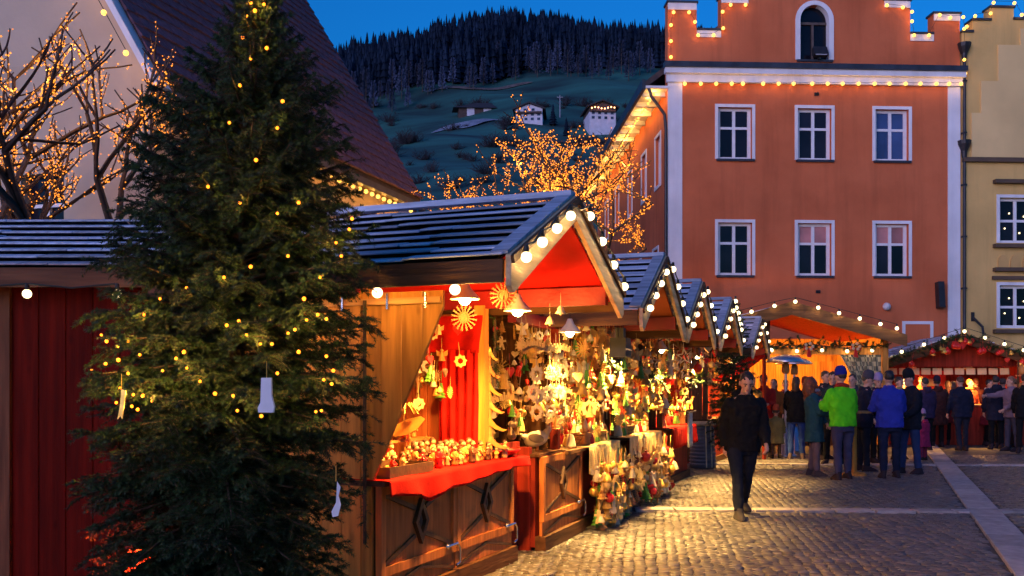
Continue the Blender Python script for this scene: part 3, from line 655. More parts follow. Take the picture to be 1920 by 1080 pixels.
for c in range(ncourse):                 # tile courses on the visible slope
    d0 = -.5 + (GW / 2 + .5) * c / ncourse; z0 = EZ + GR / (GW / 2) * d0 + .18; dl = (GW / 2 + .5) / ncourse * 1.25
    mb = MB(); nt_ = 44
    for i in range(nt_):
        x0 = -.38 + (LL + .76) * i / nt_; x1 = x0 + (LL + .76) / nt_ - .012; j = random.uniform(-.01, .015); t_ = .035
        a_, b_ = (d0, z0), (d0 + dl, z0 + dl * GR / (GW / 2)); nx_, nz_ = -math.sin(pit), math.cos(pit)
        e0 = .05 + j; e1 = .02
        mb.add([(x0, a_[0] + nx_ * e0, a_[1] + nz_ * e0), (x1, a_[0] + nx_ * e0, a_[1] + nz_ * e0), (x1, b_[0] + nx_ * e1, b_[1] + nz_ * e1), (x0, b_[0] + nx_ * e1, b_[1] + nz_ * e1),
                (x0, a_[0], a_[1]), (x1, a_[0], a_[1])], [(0, 1, 2, 3), (4, 5, 1, 0), (4, 0, 3), (5, 2, 1)])
    raw(mb, 'tile_course', TILE, lo)
for s in (0, 1):
    yy = (lambda d: d) if s == 0 else (lambda d: GW - d)
    MB().beam((-.40, yy(-.5), EZ - .5 * GR / (GW / 2) + .02), (-.40, yy(GW / 2), EZ + GR + .05), .10, .34, (1, 0, 0)).build('verge_board', WHITE, lo)
MB().b2(-.3, LL + .3, -.62, -.48, EZ - .95, EZ - .80).build('gutter', LEAD, lo)
MB().b2(6.8, LL + .2, -.30, -.001, EZ - .75, EZ - .50).build('eave_board', mat('eave_timber', (.35, .16, .06), .7), lo)
ll = Matrix.Translation((-5.84, 16.0, 0)) @ Matrix.Rotation(la, 4, 'Z')
light_string('lamps under the eave of the cream house behind the market roof', [ll @ Vector((5.4 + .32 * i, -.40, EZ - 1.0)) for i in range(14)], .05, 5, socket=False, m=E_FAC, col=(1, .45, .08), sag=0, every=2)
light_string('lamps climbing the verge of the cream house gable', [ll @ Vector((-.5, .1 + .42 * i, EZ - .2 + .42 * i * GR / (GW / 2))) for i in range(9)], .045, 5, socket=False, m=E_FAC, col=(1, .45, .08), sag=0, every=2)
# pale gabled house behind it
po = thing('pale_house', 'pale lilac white gable end rising behind the cream house roof', 'building', (-3.43, 27.5, 0), 0)
MB().prism([(-8.4, 0), (0, 0), (0, 7.9), (-4.2, 12.3), (-8.4, 7.9)], 0, .4).build('gable_wall', WHITE, po); MB().b2(-8.4, 0, 7.6, 8, 0, 7.9).b2(-.4, 0, .41, 7.6, 0, 7.9).b2(-8.4, -8, .41, 7.6, 0, 7.9).build('wall', WHITE, po)
for s in (0, 1):
    f = lambda x: x if s == 0 else -8.4 - x
    MB().prism([(f(.25), 7.65), (f(-4.2), 12.32), (f(-4.2), 12.5), (f(.25), 7.83)], -.15, 8.2).build('roof', MATS['roof_tile_dark'], po)
for x in (-6, -2.4):
    f = MB().b2(x - .45, x + .45, -.02, 0, 5.2, 6.7).build('window', PANE_D, po); MB().b2(x - .55, x + .55, -.09, -.001, 5.08, 5.19).build('sill', LEAD, f)
# ================================================================== MARKET HUTS
GAP_SHADE = mat('roof_gap_shade', (.010, .010, .013), .95, var=.2, bump=.1)  # black put under the shingles to paint the shadow gaps between courses
SHING = mat('weathered_shingle', (.39, .42, .50), .75, var=.35, scale=2.5, bump=.3, bscale=8, stretch=(8, 1, 8), rnd=.36, spec=.35)
W_LIGHT = wood('pine_board', (.50, .21, .040), knots=.5); W_LIGHTX = wood('pine_beam', (.40, .21, .08), 'y'); W_BARGE = wood('barge_pine', (.55, .40, .24), 'x', knots=.2)
W_DARK = wood('dark_board', (.13, .055, .022)); W_DARKX = wood('dark_beam', (.10, .045, .02), 'y'); W_DARKY = wood('dark_beam_x', (.10, .045, .02), 'x')
W_DOOR = wood('door_board', (.46, .165, .045)); W_RED = wood('red_stained_board', (.26, .028, .014)); W_DOORT = mat('door_moulding', (.075, .032, .014), .5, var=.3, scale=8)
RED_DECK = mat('red_painted_boards', (.55, .012, .008), .55, var=.2, scale=3, bump=.2, bscale=12, stretch=(1, 1, 1)); RED_BEAM = mat('red_painted_beam', (.22, .008, .008), .5, var=.2, scale=3)
RED_CLOTH = mat('red_cloth', (.42, .009, .006), .9, spec=.1, var=.3, scale=7, bump=.15, bscale=60); IRON = mat('bright_steel', (.55, .55, .6), .25, var=.1, metal=1, bump=0)
LINEN = mat('straw_linen', (.62, .46, .20), .85, var=.3, scale=7, bump=.2, bscale=70, stretch=(4, 4, .6)); BLACK = mat('black_iron', (.015, .014, .013), .5, bump=0)
def plank_row(parent, m, axis_pts, z0, z1, n, th=.025, nm='plank', jit=.003):
    """upright planks side by side from p to q"""
    p, q = Vector(axis_pts[0]), Vector(axis_pts[1]); d = q - p; a = math.atan2(d.y, d.x); L = d.length / n
    for i in range(n):
        c = p + d * ((i + .5) / n)
        piece(nm, m, parent, (c.x + random.uniform(-jit, jit) * math.sin(a), c.y + random.uniform(-jit, jit) * math.cos(a), (z0 + z1) / 2), (round(L - .005, 3), th, z1 - z0), (0, 0, a))
def hut(label, org, ang, W=1.88, on=.3, of=.22, y0=-1.03, y1=1.55, ez=2.20, rz=2.75, ncourse=8, nboard=3, name='market_hut', deck=None, wing=True, wallm=None, lined=True, group=None):
    t = thing(name, label, 'market stall', org, R(90) - ang, group); t['W'] = W
    deck = deck or RED_DECK; xr = (W + of - on) / 2; hw = xr + on; pitch = math.atan2(rz - ez, hw); sl = math.hypot(hw, rz - ez)
    L = y1 - y0; ym = (y0 + y1) / 2
    for s in (-1, 1):
        xe = -on if s < 0 else W + of
        # roof deck, painted below
        cx, cz = (xe + xr) / 2, (ez + rz) / 2
        piece('roof_deck', deck, t, (cx, ym, cz - .012), (sl - .01, L - .12, .024), (0, -s * -pitch if s > 0 else -pitch, 0), .002)
        cw = sl / ncourse
        piece('roof_gap_shade', GAP_SHADE, t, (cx, ym, cz + .012), (sl - .03, L - .14, .012), (0, s * pitch, 0), .002)  # black sheet gives the gaps their painted shade
        for c in range(ncourse):
            f = (c + .42) / ncourse; x = xe + (xr - xe) * f; z = ez + (rz - ez) * f; br = [0] + sorted(random.uniform(.2, .8) for _ in range(nboard - 1)) + [1]
            for k in range(nboard):
                a_, b_ = y0 + L * br[k], y0 + L * br[k + 1]
                if b_ - a_ < .06: continue
                tl = pitch - .20 + random.uniform(-.012, .012)
                piece('shingle', SHING, t, (x + random.uniform(-.006, .006), (a_ + b_) / 2, z + .046 + random.uniform(-.006, .007)), (round(cw * 1.02, 3), round(b_ - a_ - .006, 3), .013), (random.uniform(-.007, .007), tl if s > 0 else -tl, random.uniform(-.010, .010)))
        # verge trim on top, barge board in front, fascia along the eave
        e, r_ = Vector((xe, y0 - .02, ez)), Vector((xr, y0 - .02, rz))
        MB().beam(e + Vector((0, .05, .075)), r_ + Vector((0, .05, .075)), .11, .018, (0, 0, 1)).build('verge_trim', SHING, t)
        mb = MB(); mb.prism([(xe, ez - .12), (xe + (.05 if s < 0 else -.05), ez - .155), (xr, rz - .105), (xr, rz + .06), (xe, ez + .06)], y0 - .045, y0 - .012)
        mb.build('barge_board', W_BARGE, t)
        mb = MB(); mb.beam((xe + (-.0 if s < 0 else 0), y0 - .055, ez + .03), (xr, y0 - .055, rz + .03), .02, .045, (0, 0, 1)); mb.build('barge_strip', W_DARKY, t)
        MB().b2(xe - .02 if s < 0 else xe - .012, xe + .012 if s < 0 else xe + .02, y0, y1, ez - .10, ez + .035).build('fascia', W_DARKX, t)
        # purlin / top plate
        xp = .04 if s < 0 else W - .04
        zp = ez + (rz - ez) * (abs(xp - xe) / hw) - .035
        MB().b2(xp - .035, xp + .035, y0 + .02, y1 - .06, zp - .15, zp - .01).build('top_plate', W_LIGHTX if s < 0 else RED_BEAM, t)
    MB().b2(xr - .05, xr + .05, y0 - .02, y1, rz + .055, rz + .095).build('ridge_cap', SHING, t)
    MB().b2(xr - .03, xr + .03, y0 + .02, y1 - .06, rz - .16, rz - .035).build('ridge_beam', W_DARKX, t)
    # posts
    for x in (.045, W - .045):
        for y in (.05, 1.36): MB().b2(x - .045, x + .045, y - .045, y + .045, 0, ez - .04).build('post', W_LIGHT if lined else W_DARK, t)
    plank_row(t, wallm or W_RED, ((W, 1.40, 0), (0, 1.40, 0)), .05, ez + .02, 11)
    return t
def Wd(t, x, y, z): return Matrix.Translation(t.location) @ Matrix.Rotation(t.rotation_euler.z, 4, 'Z') @ Vector((x, y, z))
SHADE = mat('lamp_shade_white', (.6, .55, .45), .35, var=.05, bump=0)
shade_me = MB().lathe([(.025, .16), (.05, .10), (.12, .02), (.135, 0), (.125, .0), (.11, .012), (.045, .09), (.02, .14)], 16).mesh('lamp_shade', SHADE, True)
E_LAMP = emit('lamp_glow', (1, .72, .34), 14)
def stall_lamp(label, pos, power, col=(1, .58, .2), drop=.15, scale=1.0, spot=0, fill=0):
    t = thing('stall_lamp', label, 'lamp', pos, 0, 'lamps inside the stalls')
    link('lamp_shade', shade_me, t, None, None, (scale,) * 3); link('bulb', bulb_mesh(.042, E_LAMP), t, (0, 0, .0)); MB().tube([(0, 0, .15 * scale), (0, 0, .15 * scale + drop)], .006, 5).build('cord', BLACK, t)
    if spot:                             # reflector bulb: most light goes down in a cone
        d = bpy.data.lights.new('lamp_light', 'SPOT'); d.energy = power; d.color = col; d.shadow_soft_size = .05; d.spot_size = R(spot); d.spot_blend = .6; link('lamp_light', d, t, (0, 0, -.055))
    if fill or not spot: lamp_light((0, 0, -.055), fill or power, t, col, .05, 'lamp_light')
    return t
# ------------------------------------------------------------------ first hut (largest, in front)
UA = R(22)
HA = hut('nearest market hut with red underside roof and wooden figures for sale', (-.89, 6.34, 0), UA, group='huts in the market row', nboard=4)
# side wall facing us: upright pine planks, cut off on the slant towards the counter
yb = -.51; npl = 13; wpl = (1.40 - yb) / npl
for i in range(npl):
    a_, b_ = yb + wpl * i + .0025, yb + wpl * (i + 1) - .0025
    zt = 2.10
    zlo = lambda y: max(0.02, 2.0 - (y - yb) / (0 - yb) * 1.12) if y < 0 else .02
    pts = [(a_, zt), (a_, zlo(a_)), (b_, zlo(b_) if b_ <= 0 else .02), (b_, zt)]
    if a_ < 0 < b_: pts = [(a_, zt), (a_, zlo(a_)), (-.001, .88), (0, .02), (b_, .02), (b_, zt)]
    MB().prism(pts, -.026 + random.uniform(-.002, .002), .0, 'x').build('plank', W_LIGHT, HA)
MB().b2(-.052, -.028, -.50, 1.2, 2.02, 2.06).build('batten', W_LIGHTX, HA)
for y in (-.40, -.13, .2): MB().b2(-.058, -.053, y - .006, y + .006, 1.99, 2.09).build('bracket', IRON, HA)
# far side wall inside: boards, red valance and curtain
plank_row(HA, wood('warm_inner_board', (.36, .10, .03)), ((1.86, 1.36, 0), (1.86, .02, 0)), .05, 2.1, 10)
def curtain(name, m, p, q, z0, z1, parent, folds=9, amp=.025, n=54, gather=None):
    p, q = Vector(p), Vector(q); d = q - p; nrm = Vector((-d.y, d.x, 0)).normalized(); V = []; rows = 9
    for j in range(rows):
        f = j / (rows - 1); z = z1 + (z0 - z1) * f
        for i in range(n + 1):
            t_ = i / n; c = p + d * (gather(t_, f) if gather else t_)
            c = c + nrm * (amp * (.5 + f * .7) * math.sin(t_ * folds * 2 * PI + .6 * math.sin(3 * f + t_ * 5))); V.append((c.x, c.y, z + .006 * math.sin(t_ * folds * 2 * PI) * f))
    Fq = [(j * (n + 1) + i, j * (n + 1) + i + 1, (j + 1) * (n + 1) + i + 1, (j + 1) * (n + 1) + i) for j in range(rows - 1) for i in range(n)]
    me = bigmesh(name, V, Fq, m, True); o = link(name, me, parent); sm = o.modifiers.new('thick', 'SOLIDIFY'); sm.thickness = .006; return o
curtain('valance', RED_CLOTH, (1.80, 1.3, 0), (1.80, .02, 0), 1.78, 2.08, HA, 5, .015)
curtain('curtain', RED_CLOTH, (1.79, .42, 0), (1.79, .06, 0), .9, 1.80, HA, 5, .03)
# counter with crossed doors
def counter_doors(t, xs_, y, ztop, plinth=.14, rail=.30):
    for x0, x1 in xs_:
        d = MB().b2(x0 + .05, x1 - .05, y - .004, y + .018, rail, ztop - .05).build('counter_door', W_DOOR, t)
        fr = MB()
        for a_, b_, c_, e_ in ((x0 + .004, x0 + .06, rail - .03, ztop), (x1 - .06, x1 - .004, rail - .03, ztop), (x0 + .06, x1 - .06, ztop - .06, ztop), (x0 + .06, x1 - .06, rail - .03, rail + .03)): fr.b2(a_, b_, y - .026, y + .018, c_, e_)
        fr.build('door_frame', W_DOOR, d)
        mo = MB(); xc, zc_ = (x0 + x1) / 2, (rail + ztop) / 2 - .01; hx, hz_ = (x1 - x0) / 2 - .06, (ztop - rail) / 2 - .05
        for sx in (-1, 1):
            for sz in (-1, 1): mo.beam((xc + sx * .075, y - .012 - .002 * sz, zc_ + sz * .095), (xc + sx * hx, y - .012 - .002 * sz, zc_ + sz * hz_), .03, .016, (0, 1, 0))
        mo.build('cross_moulding', W_DOORT, d)
        di = [(xc, zc_ + .16), (xc + .10, zc_), (xc, zc_ - .16), (xc - .10, zc_)]; dn = [(xc, zc_ + .09), (xc + .056, zc_), (xc, zc_ - .09), (xc - .056, zc_)]
        dm = MB()
        for k in range(4): dm.prism([di[k], di[(k + 1) % 4], dn[(k + 1) % 4], dn[k]], y - .034, y - .001)
        dm.build('diamond_moulding', W_DOORT, d); MB().ball((xc, y - .012, zc_), (.03, .012, .05), 8, 6).build('carved_rosette', BLACK, d)
        MB().tube([(x1 - .16, y - .03, rail + .03), (x1 - .05, y - .055, rail + .04), (x1 - .02, y - .06, rail + .0), (x1 - .02, y - .06, rail - .10), (x1 - .06, y - .05, rail - .12)], .011, 6).ball((x1 - .17, y - .03, rail + .03), .022, 8, 6).build('hook_handle', IRON, d)
        MB().b2(x0 + .01, x1 - .01, y - .006, y + .018, plinth, rail - .032).build('lower_panel', W_DOOR, t)
        MB().beam((x0 + .04, y - .012, plinth + .02), (xc, y - .012, rail - .05), .022, .01, (0, 1, 0)).beam((x1 - .04, y - .014, plinth + .02), (xc, y - .014, rail - .05), .022, .01, (0, 1, 0)).build('brace', W_DOORT, t)
    x0, x1 = xs_[0][0], xs_[-1][1]
    MB().b2(x0 - .02, x1 + .03, y - .05, y + .05, 0, plinth - .002).build('plinth', W_DARKY, t)
counter_doors(HA, [(.0, 1.14), (1.145, 2.285)], -.03, .86)
MB().b2(.0, 2.285, .0, .62, .04, .855).build('counter_body', W_DARK, HA); MB().b2(-.03, 2.31, -.10, .66, .862, .895).build('counter_top', W_DARKY, HA)
MB().b2(2.29, 2.86, .12, .16, 0, 1.0).b2(2.8, 2.86, .0, .12, 0, .95).build('red_side_door', W_RED, HA)
def drape(name, m, t, x0, x1, yfront, yback, ztop, hem, n=90, wav=.012, folds=11):
    V = []; rows = [('t', yback), ('t', (yback + yfront) / 2), ('t', yfront + .03)] + [('f', k / 6) for k in range(7)]
    for kind, q in rows:
        for i in range(n + 1):
            f = i / n; x = x0 + (x1 - x0) * f
            if kind == 't': V.append((x, q, ztop + .004 * math.sin(x * 9 + q * 7)))
            else:
                h = hem(x); w_ = wav * (q + .15) * (math.sin(f * folds * 2 * PI) + .5 * math.sin(f * folds * 5.1 + 1)); V.append((x, yfront - .012 + w_ - .02 * q, ztop - .006 - h * q))
    nr = len(rows); Fq = [(j * (n + 1) + i, j * (n + 1) + i + 1, (j + 1) * (n + 1) + i + 1, (j + 1) * (n + 1) + i) for j in range(nr - 1) for i in range(n)]
    o = link(name, bigmesh(name, V, Fq, m, True), t); sm = o.modifiers.new('thick', 'SOLIDIFY'); sm.thickness = .006; sm.offset = 1; return o
drape('tablecloth', RED_CLOTH, HA, -.04, 2.42, -.13, .66, .905, lambda x: .10 + .03 * math.sin(x * 2.2) + (.06 * max(0, 1 - abs(x - .52) / .20)), wav=.014, folds=6)
stall_lamp('white shaded lamp under the nearest hut roof, beside the pine wall', Wd(HA, .62, -.36, 2.10), 130, (1, .44, .09), .12, .8, 150, 30)
stall_lamp('white shaded lamp under the nearest hut roof, towards the aisle', Wd(HA, 1.25, -.50, 2.06), 130, (1, .44, .09), .18, .8, 150, 30)
# strings of globe lamps on the hut
def gable_string(t, label, y0, on, of, W, ez, rz, r=.033, power=.8, nl=4, nr=4, off=.07):
    xr = (W + of - on) / 2; L_ = [Wd(t, -on + .10 + (xr + on - .12) * (k + .1) / nl, y0 - .09, ez - .0 + (rz - ez) * (.08 + .90 * (k + .1) / nl)) for k in range(nl)]
    R_ = [Wd(t, xr + .12 + (W + of - xr) * (k + .35) / nr, y0 - .07, rz + .03 - (rz - ez) * (k + .55) / nr) for k in range(nr)]
    return light_string(label, L_ + R_, r, power, 'globe lamps on the hut gables')
gable_string(HA, 'big globe lamps along both gable boards of the nearest hut', -1.03, .3, .22, 1.88, 2.20, 2.75, power=5.0)
light_string('globe lamps under the eave above the pine wall', [Wd(HA, -.30, y, 2.07) for y in (1.2, .62, -.20, -.72)], .033, 11, 'globe lamps on the hut gables', col=(1, .55, .12))
# ------------------------------------------------------------------ the huts behind it
ROW = [('second', (.44, 9.63), 19.5, 'second market hut in the row crowded with hanging ornaments'), ('third', (1.30, 12.11), 19.5, 'third market hut in the row with wicker stars in its gable'),
       ('fourth', (2.25, 14.73), 20.5, 'fourth market hut in the row, before the small lit fir'), ('fifth', (3.75, 18.93), 22, 'last market hut in the row, beside the open pavilion')]
HUTS = []
for nm, (x, y), a_, lab in ROW:
    h_ = hut(lab, (x, y, 0), R(a_), W=1.9, on=.22, of=.26, y0=-.85, y1=1.5, ez=2.17, rz=2.80, ncourse=8, nboard=2, deck=mat('orange_lining', (.42, .10, .03), .6, var=.2, scale=3), lined=False, group='huts in the market row')
    HUTS.append(h_); gable_string(h_, 'globe lamps along the gable boards of the %s hut' % nm, -.85, .22, .26, 1.9, 2.17, 2.80, power=.7)
    # gable infill set back
    MB().prism([(.0, 2.16), (1.9, 2.16), (.97, 2.74)], .10, .125).build('gable_panel', mat('orange_gable', (.40, .085, .02), .65, var=.25, scale=4), h_)
    plank_row(h_, W_DARK, ((.0, .1, 0), (.0, 1.36, 0)), .05, 2.1, 6); plank_row(h_, W_RED, ((1.9, 1.36, 0), (1.9, .1, 0)), .05, 2.1, 6)
    MB().b2(.0, 1.9, -.02, .60, .04, .84).build('counter_body', W_RED, h_); MB().b2(-.02, 1.92, -.12, .62, .842, .875).build('counter_top', W_DARKY, h_); MB().b2(-.02, 1.93, -.06, .0, 0, .12).build('plinth', W_DARKY, h_)
    for q in (.95, 1.35): MB().b2(.12, 1.78, .95, 1.37, q, q + .025).build('shelf', W_LIGHTX, h_)
HB, HC, HD, HE = HUTS
# annex counter between the first two huts
MB().b2(-.72, -.03, -.01, .55, .04, .86).build('annex_body', W_RED, HB); MB().b2(-.74, -.01, -.06, .58, .862, .89).build('annex_top', W_DARKY, HB)
counter_doors(HB, [(-.70, .62)], -.06, .86); MB().b2(-1.15, 2.0, .02, .10, 2.06, 2.16).build('hanging_beam', RED_BEAM, HB)
plank_row(HB, W_DARK, ((-.02, .95, 0), (-1.2, .95, 0)), .05, 2.1, 7); MB().b2(-.04, .04, -.02, .06, .88, 2.06).build('post', W_RED, HB)
MB().b2(-1.2, -.02, .06, 1.0, 2.165, 2.19).build('annex_roof', W_DARKY, HB)
for t_, x0, x1, nm in ((HB, .62, 1.97, 'a'), (HC, -.05, 1.95, 'b')):
    drape('cloth_cover', LINEN, t_, x0, x1, -.15, .5, .885, lambda x: .27 + .02 * math.sin(x * 7) + .03 * (math.sin(x * 2.1) > .2), wav=.02, folds=9)
drape('cloth_cover', RED_CLOTH, HD, -.02, 1.95, -.15, .5, .885, lambda x: .30)
LB = (1, .56, .15)
for t_, nm, p in ((HB, 'second', 110), (HC, 'third', 130), (HD, 'fourth', 130), (HE, 'last', 80)):
    stall_lamp('bright lamp hung at the front of the %s hut' % nm, Wd(t_, 1.0, -.34, 1.98), p * 4.2, LB, .15, .8, 104, 6)
    stall_lamp('lamp over the goods inside the %s hut' % nm, Wd(t_, .95, .50, 2.02), p * 2.0, (1, .46, .09), .1, .8, 150)
stall_lamp('lamp over the hanging ornaments beside the nearest hut', Wd(HB, -.45, -.26, 2.0), 170, LB, .1, .8, 106, 5)
# heater box hanging under the eave between the first two huts
hb = thing('hanging_heater', 'black box heater hanging under the second hut eave', 'heater', Wd(HB, .35, -.55, 1.92), HB.rotation_euler.z)
MB().prism([(-.14, -.13), (.14, -.13), (.11, .06), (-.11, .06)], -.08, .08).build('housing', BLACK, hb); MB().b2(-.05, .05, -.04, .04, .06, .16).build('bracket', BLACK, hb); MB().tube([(-.1, 0, .06), (-.12, 0, .25)], .006, 4).tube([(.1, 0, .06), (.12, 0, .25)], .006, 4).build('hanger', BLACK, hb)
MB().b2(-.12, .12, -.086, -.081, -.06, -.045).build('grille_bar', IRON, hb)
# ------------------------------------------------------------------ red hut at the far left edge, behind the spruce
W_LRED = wood('oxblood_board', (.08, .005, .002), rnd=.2, spec=.05)
lh = thing('market_hut', 'dark red market hut at the far left behind the spruce', 'market stall', (-5.6, 7.45, 0), 0, 'huts in the market row')
plank_row(lh, W_LRED, ((1.83, 0, 0), (2.85, 0, 0)), .05, 2.25, 5, .03); plank_row(lh, W_DARK, ((.9, 0, 0), (1.75, 0, 0)), .05, 2.25, 4, .03); MB().b2(1.75, 1.83, -.05, .03, 0, 2.3).build('post', W_DARK, lh)
plank_row(lh, W_DARK, ((2.85, .03, 0), (2.85, 2.0, 0)), .05, 2.25, 9, .03)
for s in (0, 1):
    ya, yb_ = (-.30, 1.05) if s == 0 else (2.4, 1.05); pit_ = math.atan2(.58, 1.35); slp = math.hypot(1.35, .58)
    for c in range(8):
        f = (c + .42) / 8; br = [0, random.uniform(.25, .4), random.uniform(.6, .8), 1]
        for k in range(3):
            a_, b_ = .6 + 2.35 * br[k], .6 + 2.35 * br[k + 1]; tl = pit_ - .20
            piece('shingle', SHING, lh, ((a_ + b_) / 2, ya + (yb_ - ya) * f, 2.375 + .58 * f + random.uniform(-.004, .004)), (round(b_ - a_ - .006, 3), round(slp / 8 * 1.02, 3), .013), (tl if s == 0 else -tl, random.uniform(-.004, .004), 0))
    MB().beam((1.775, ya, 2.30), (1.775, yb_, 2.88), 2.3, .03).build('roof_deck', GAP_SHADE, lh)  # deck coloured black for the shadow gaps between shingles
MB().b2(.6, 2.96, -.33, -.30, 2.22, 2.36).build('fascia', W_DARKY, lh)
light_string('pale globe lamps under the eave of the far left hut', [(-5.6 + x, 7.12, 2.17) for x in (1.25, 2.1, 2.75)], .033, .3, 'globe lamps on the hut gables')

# ------------------------------------------------------------------ open pavilion in front of the orange house
W_AMB = wood('amber_board', (.52, .235, .05), knots=.1)
pv = thing('pavilion', 'open wooden pavilion glowing amber with lamps along its gable', 'pavilion', (6.60, 24.0, 0), R(3))
PW, PE, PR, PD = 2.5, 2.72, 3.42, 3.2
plank_row(pv, W_AMB, ((-PW, PD, 0), (PW, PD, 0)), .05, PE + .1, 24, .04)
for s in (-1, 1):
    plank_row(pv, W_AMB, ((s * PW, .2, 0), (s * PW, PD, 0)), .05, PE, 12, .04)
    sl_ = math.hypot(PW + .25, PR - PE + .07); pt = math.atan2(PR - PE + .07, PW + .25)
    MB().prism([(0, PR), (s * (PW + .25), PE - .07), (s * (PW + .25), PE - .02), (0, PR + .05)], -.6, PD + .2).build('roof_deck', W_RED, pv)
    for c in range(9):
        f = (c + .42) / 9; x = s * (PW + .25) * (1 - f); z = PE - .07 + (PR - PE + .07) * f + .075
        for k in range(2): piece('shingle', SHING, pv, (x, -.6 + 4.0 * (k + .5) / 2, z), (round(sl_ / 9 * 1.15, 3), 1.98, .028), (0, (pt - .10) * s, 0))
    MB().prism([(0, PR - .22), (0, PR + .10), (s * (PW + .28), PE + .02), (s * (PW + .28), PE - .26)], -.66, -.615).build('barge_board', wood('pav_barge', (.15, .075, .03), 'x'), pv)
    MB().b2(s * PW - .07, s * PW + .07, -.10, .06, 0, PE).build('post', W_AMB, pv)
MB().b2(-PW, PW, -.05, .05, 2.28, 2.46).build('cross_beam', W_AMB, pv); MB().b2(-PW + .1, PW - .1, PD - .06, PD - .03, 2.2, 2.36).build('wall_rail', W_AMB, pv); MB().b2(-.45, -.3, .1, .25, 2.46, 3.2).build('king_post', W_DARK, pv)
MB().b2(-PW + .1, PW - .1, 1.2, 1.7, .0, 1.05).build('serving_counter', W_DARK, pv)
PVM = Matrix.Translation(pv.location) @ Matrix.Rotation(R(3), 4, 'Z')
light_string('lamps along the pavilion gable', [PVM @ Vector((x, -.72, PE + .10 + (PR - PE) * (1 - abs(x) / (PW + .25)))) for x in (-2.5, -2.0, -1.5, -1.0, -.45, .05, .6, 1.1, 1.6, 2.1, 2.5)], .045, 4, 'pavilion lamps', sag=0)
light_string('lamps in the garland across the pavilion opening', [PVM @ Vector((-2.2 + .62 * i, -.16, 2.36 + .02 * (i % 2))) for i in range(8)], .045, 3, 'pavilion lamps')
stall_lamp('single bright lamp glowing inside the amber pavilion', PVM @ Vector((.85, 1.5, 2.2)), 150, (1, .42, .06), .3, 1.2); stall_lamp('lamp at the left inside the amber pavilion', PVM @ Vector((-1.2, 1.5, 2.25)), 120, (1, .42, .06), .3, 1.2)
CHECK = mat('check_curtain', (.34, .30, .16), .85, var=.2, scale=4)
def checker(m):
    n = m.node_tree.nodes; l = m.node_tree.links; b = n['Principled BSDF']; tc = n.new('ShaderNodeTexCoord'); mp = n.new('ShaderNodeMapping'); mp.inputs['Scale'].default_value = (9, 9, 9); ck = n.new('ShaderNodeTexChecker'); ck.inputs['Scale'].default_value = 1
    ck.inputs['Color1'].default_value = (.42, .38, .22, 1); ck.inputs['Color2'].default_value = (.12, .12, .08, 1); l.new(tc.outputs['Object'], mp.inputs[0]); l.new(mp.outputs[0], ck.inputs[0]); l.new(ck.outputs[0], b.inputs['Base Color'])
checker(CHECK)
curtain('curtain', CHECK, (2.42, -.02, 0), (1.35, -.02, 0), 1.0, 2.34, pv, 7, .05, gather=lambda t_, f: t_ * (1 - .62 * f ** .8)); curtain('curtain', CHECK, (-2.42, -.02, 0), (-1.45, -.02, 0), 1.0, 2.34, pv, 7, .05, gather=lambda t_, f: t_ * (1 - .62 * f ** .8))
# ------------------------------------------------------------------ red food stall on the right
rs = thing('food_stall', 'red food stall hung with garlands on the right of the square', 'market stall', (11.50, 25.6, 0), R(-4))
RW, RE, RR = 1.75, 2.12, 2.78
plank_row(rs, W_RED, ((-RW, 2.4, 0), (RW, 2.4, 0)), .05, RE + .2, 14, .03)
for s in (-1, 1):
    plank_row(rs, W_RED, ((s * RW, .1, 0), (s * RW, 2.4, 0)), .05, RE, 9, .03); pt = math.atan2(RR - RE, RW + .25); sl_ = math.hypot(RW + .25, RR - RE)
    MB().prism([(0, RR), (s * (RW + .25), RE), (s * (RW + .25), RE + .05), (0, RR + .05)], -.5, 2.6).build('roof_deck', W_RED, rs)
    for c in range(8):
        f = (c + .42) / 8
        for k in range(2): piece('shingle', SHING, rs, (s * (RW + .25) * (1 - f), -.5 + 3.1 * (k + .5) / 2, RE + (RR - RE) * f + .075), (round(sl_ / 8 * 1.15, 3), 1.53, .026), (0, (pt - .1) * s, 0))
    MB().prism([(0, RR - .18), (0, RR + .09), (s * (RW + .27), RE + .03), (s * (RW + .27), RE - .2)], -.55, -.51).build('barge_board', W_DARKY, rs); MB().b2(s * RW - .05, s * RW + .05, -.05, .05, 0, RE).build('post', W_RED, rs)
MB().prism([(-RW, RE - .1), (RW, RE - .1), (RW, RE + .02), (0, RR - .05), (-RW, RE + .02)], .02, .05).build('gable_panel', W_RED, rs); MB().b2(-RW, RW, -.2, .5, .0, 1.0).build('counter', W_RED, rs); MB().b2(-RW - .05, RW + .05, -.28, .55, 1.0, 1.04).build('counter_top', W_LIGHTX, rs)
MB().b2(-.35, .55, 2.2, 2.36, .9, 1.95).build('back_panel', RED_DECK, rs)
RSM = Matrix.Translation(rs.location) @ Matrix.Rotation(R(-4), 4, 'Z')
light_string('lamps along the gable of the red food stall', [RSM @ Vector((x, -.62, RE + .12 + (RR - RE) * (1 - abs(x) / (RW + .25)))) for x in (-1.95, -1.55, -1.0, -.5, .0, .5, .98, 1.45, 1.85)], .045, 2.5, 'food stall lamps', sag=0)
stall_lamp('bright lamp inside the red food stall', RSM @ Vector((.55, .6, 1.98)), 200, (1, .44, .10), .2, 1, 165); stall_lamp('lamp at the left inside the red food stall', RSM @ Vector((-.9, .6, 1.98)), 180, (1, .44, .10), .2, 1, 165)
PAPER = mat('cream_card', (.62, .48, .26), .7, var=.12, scale=6)
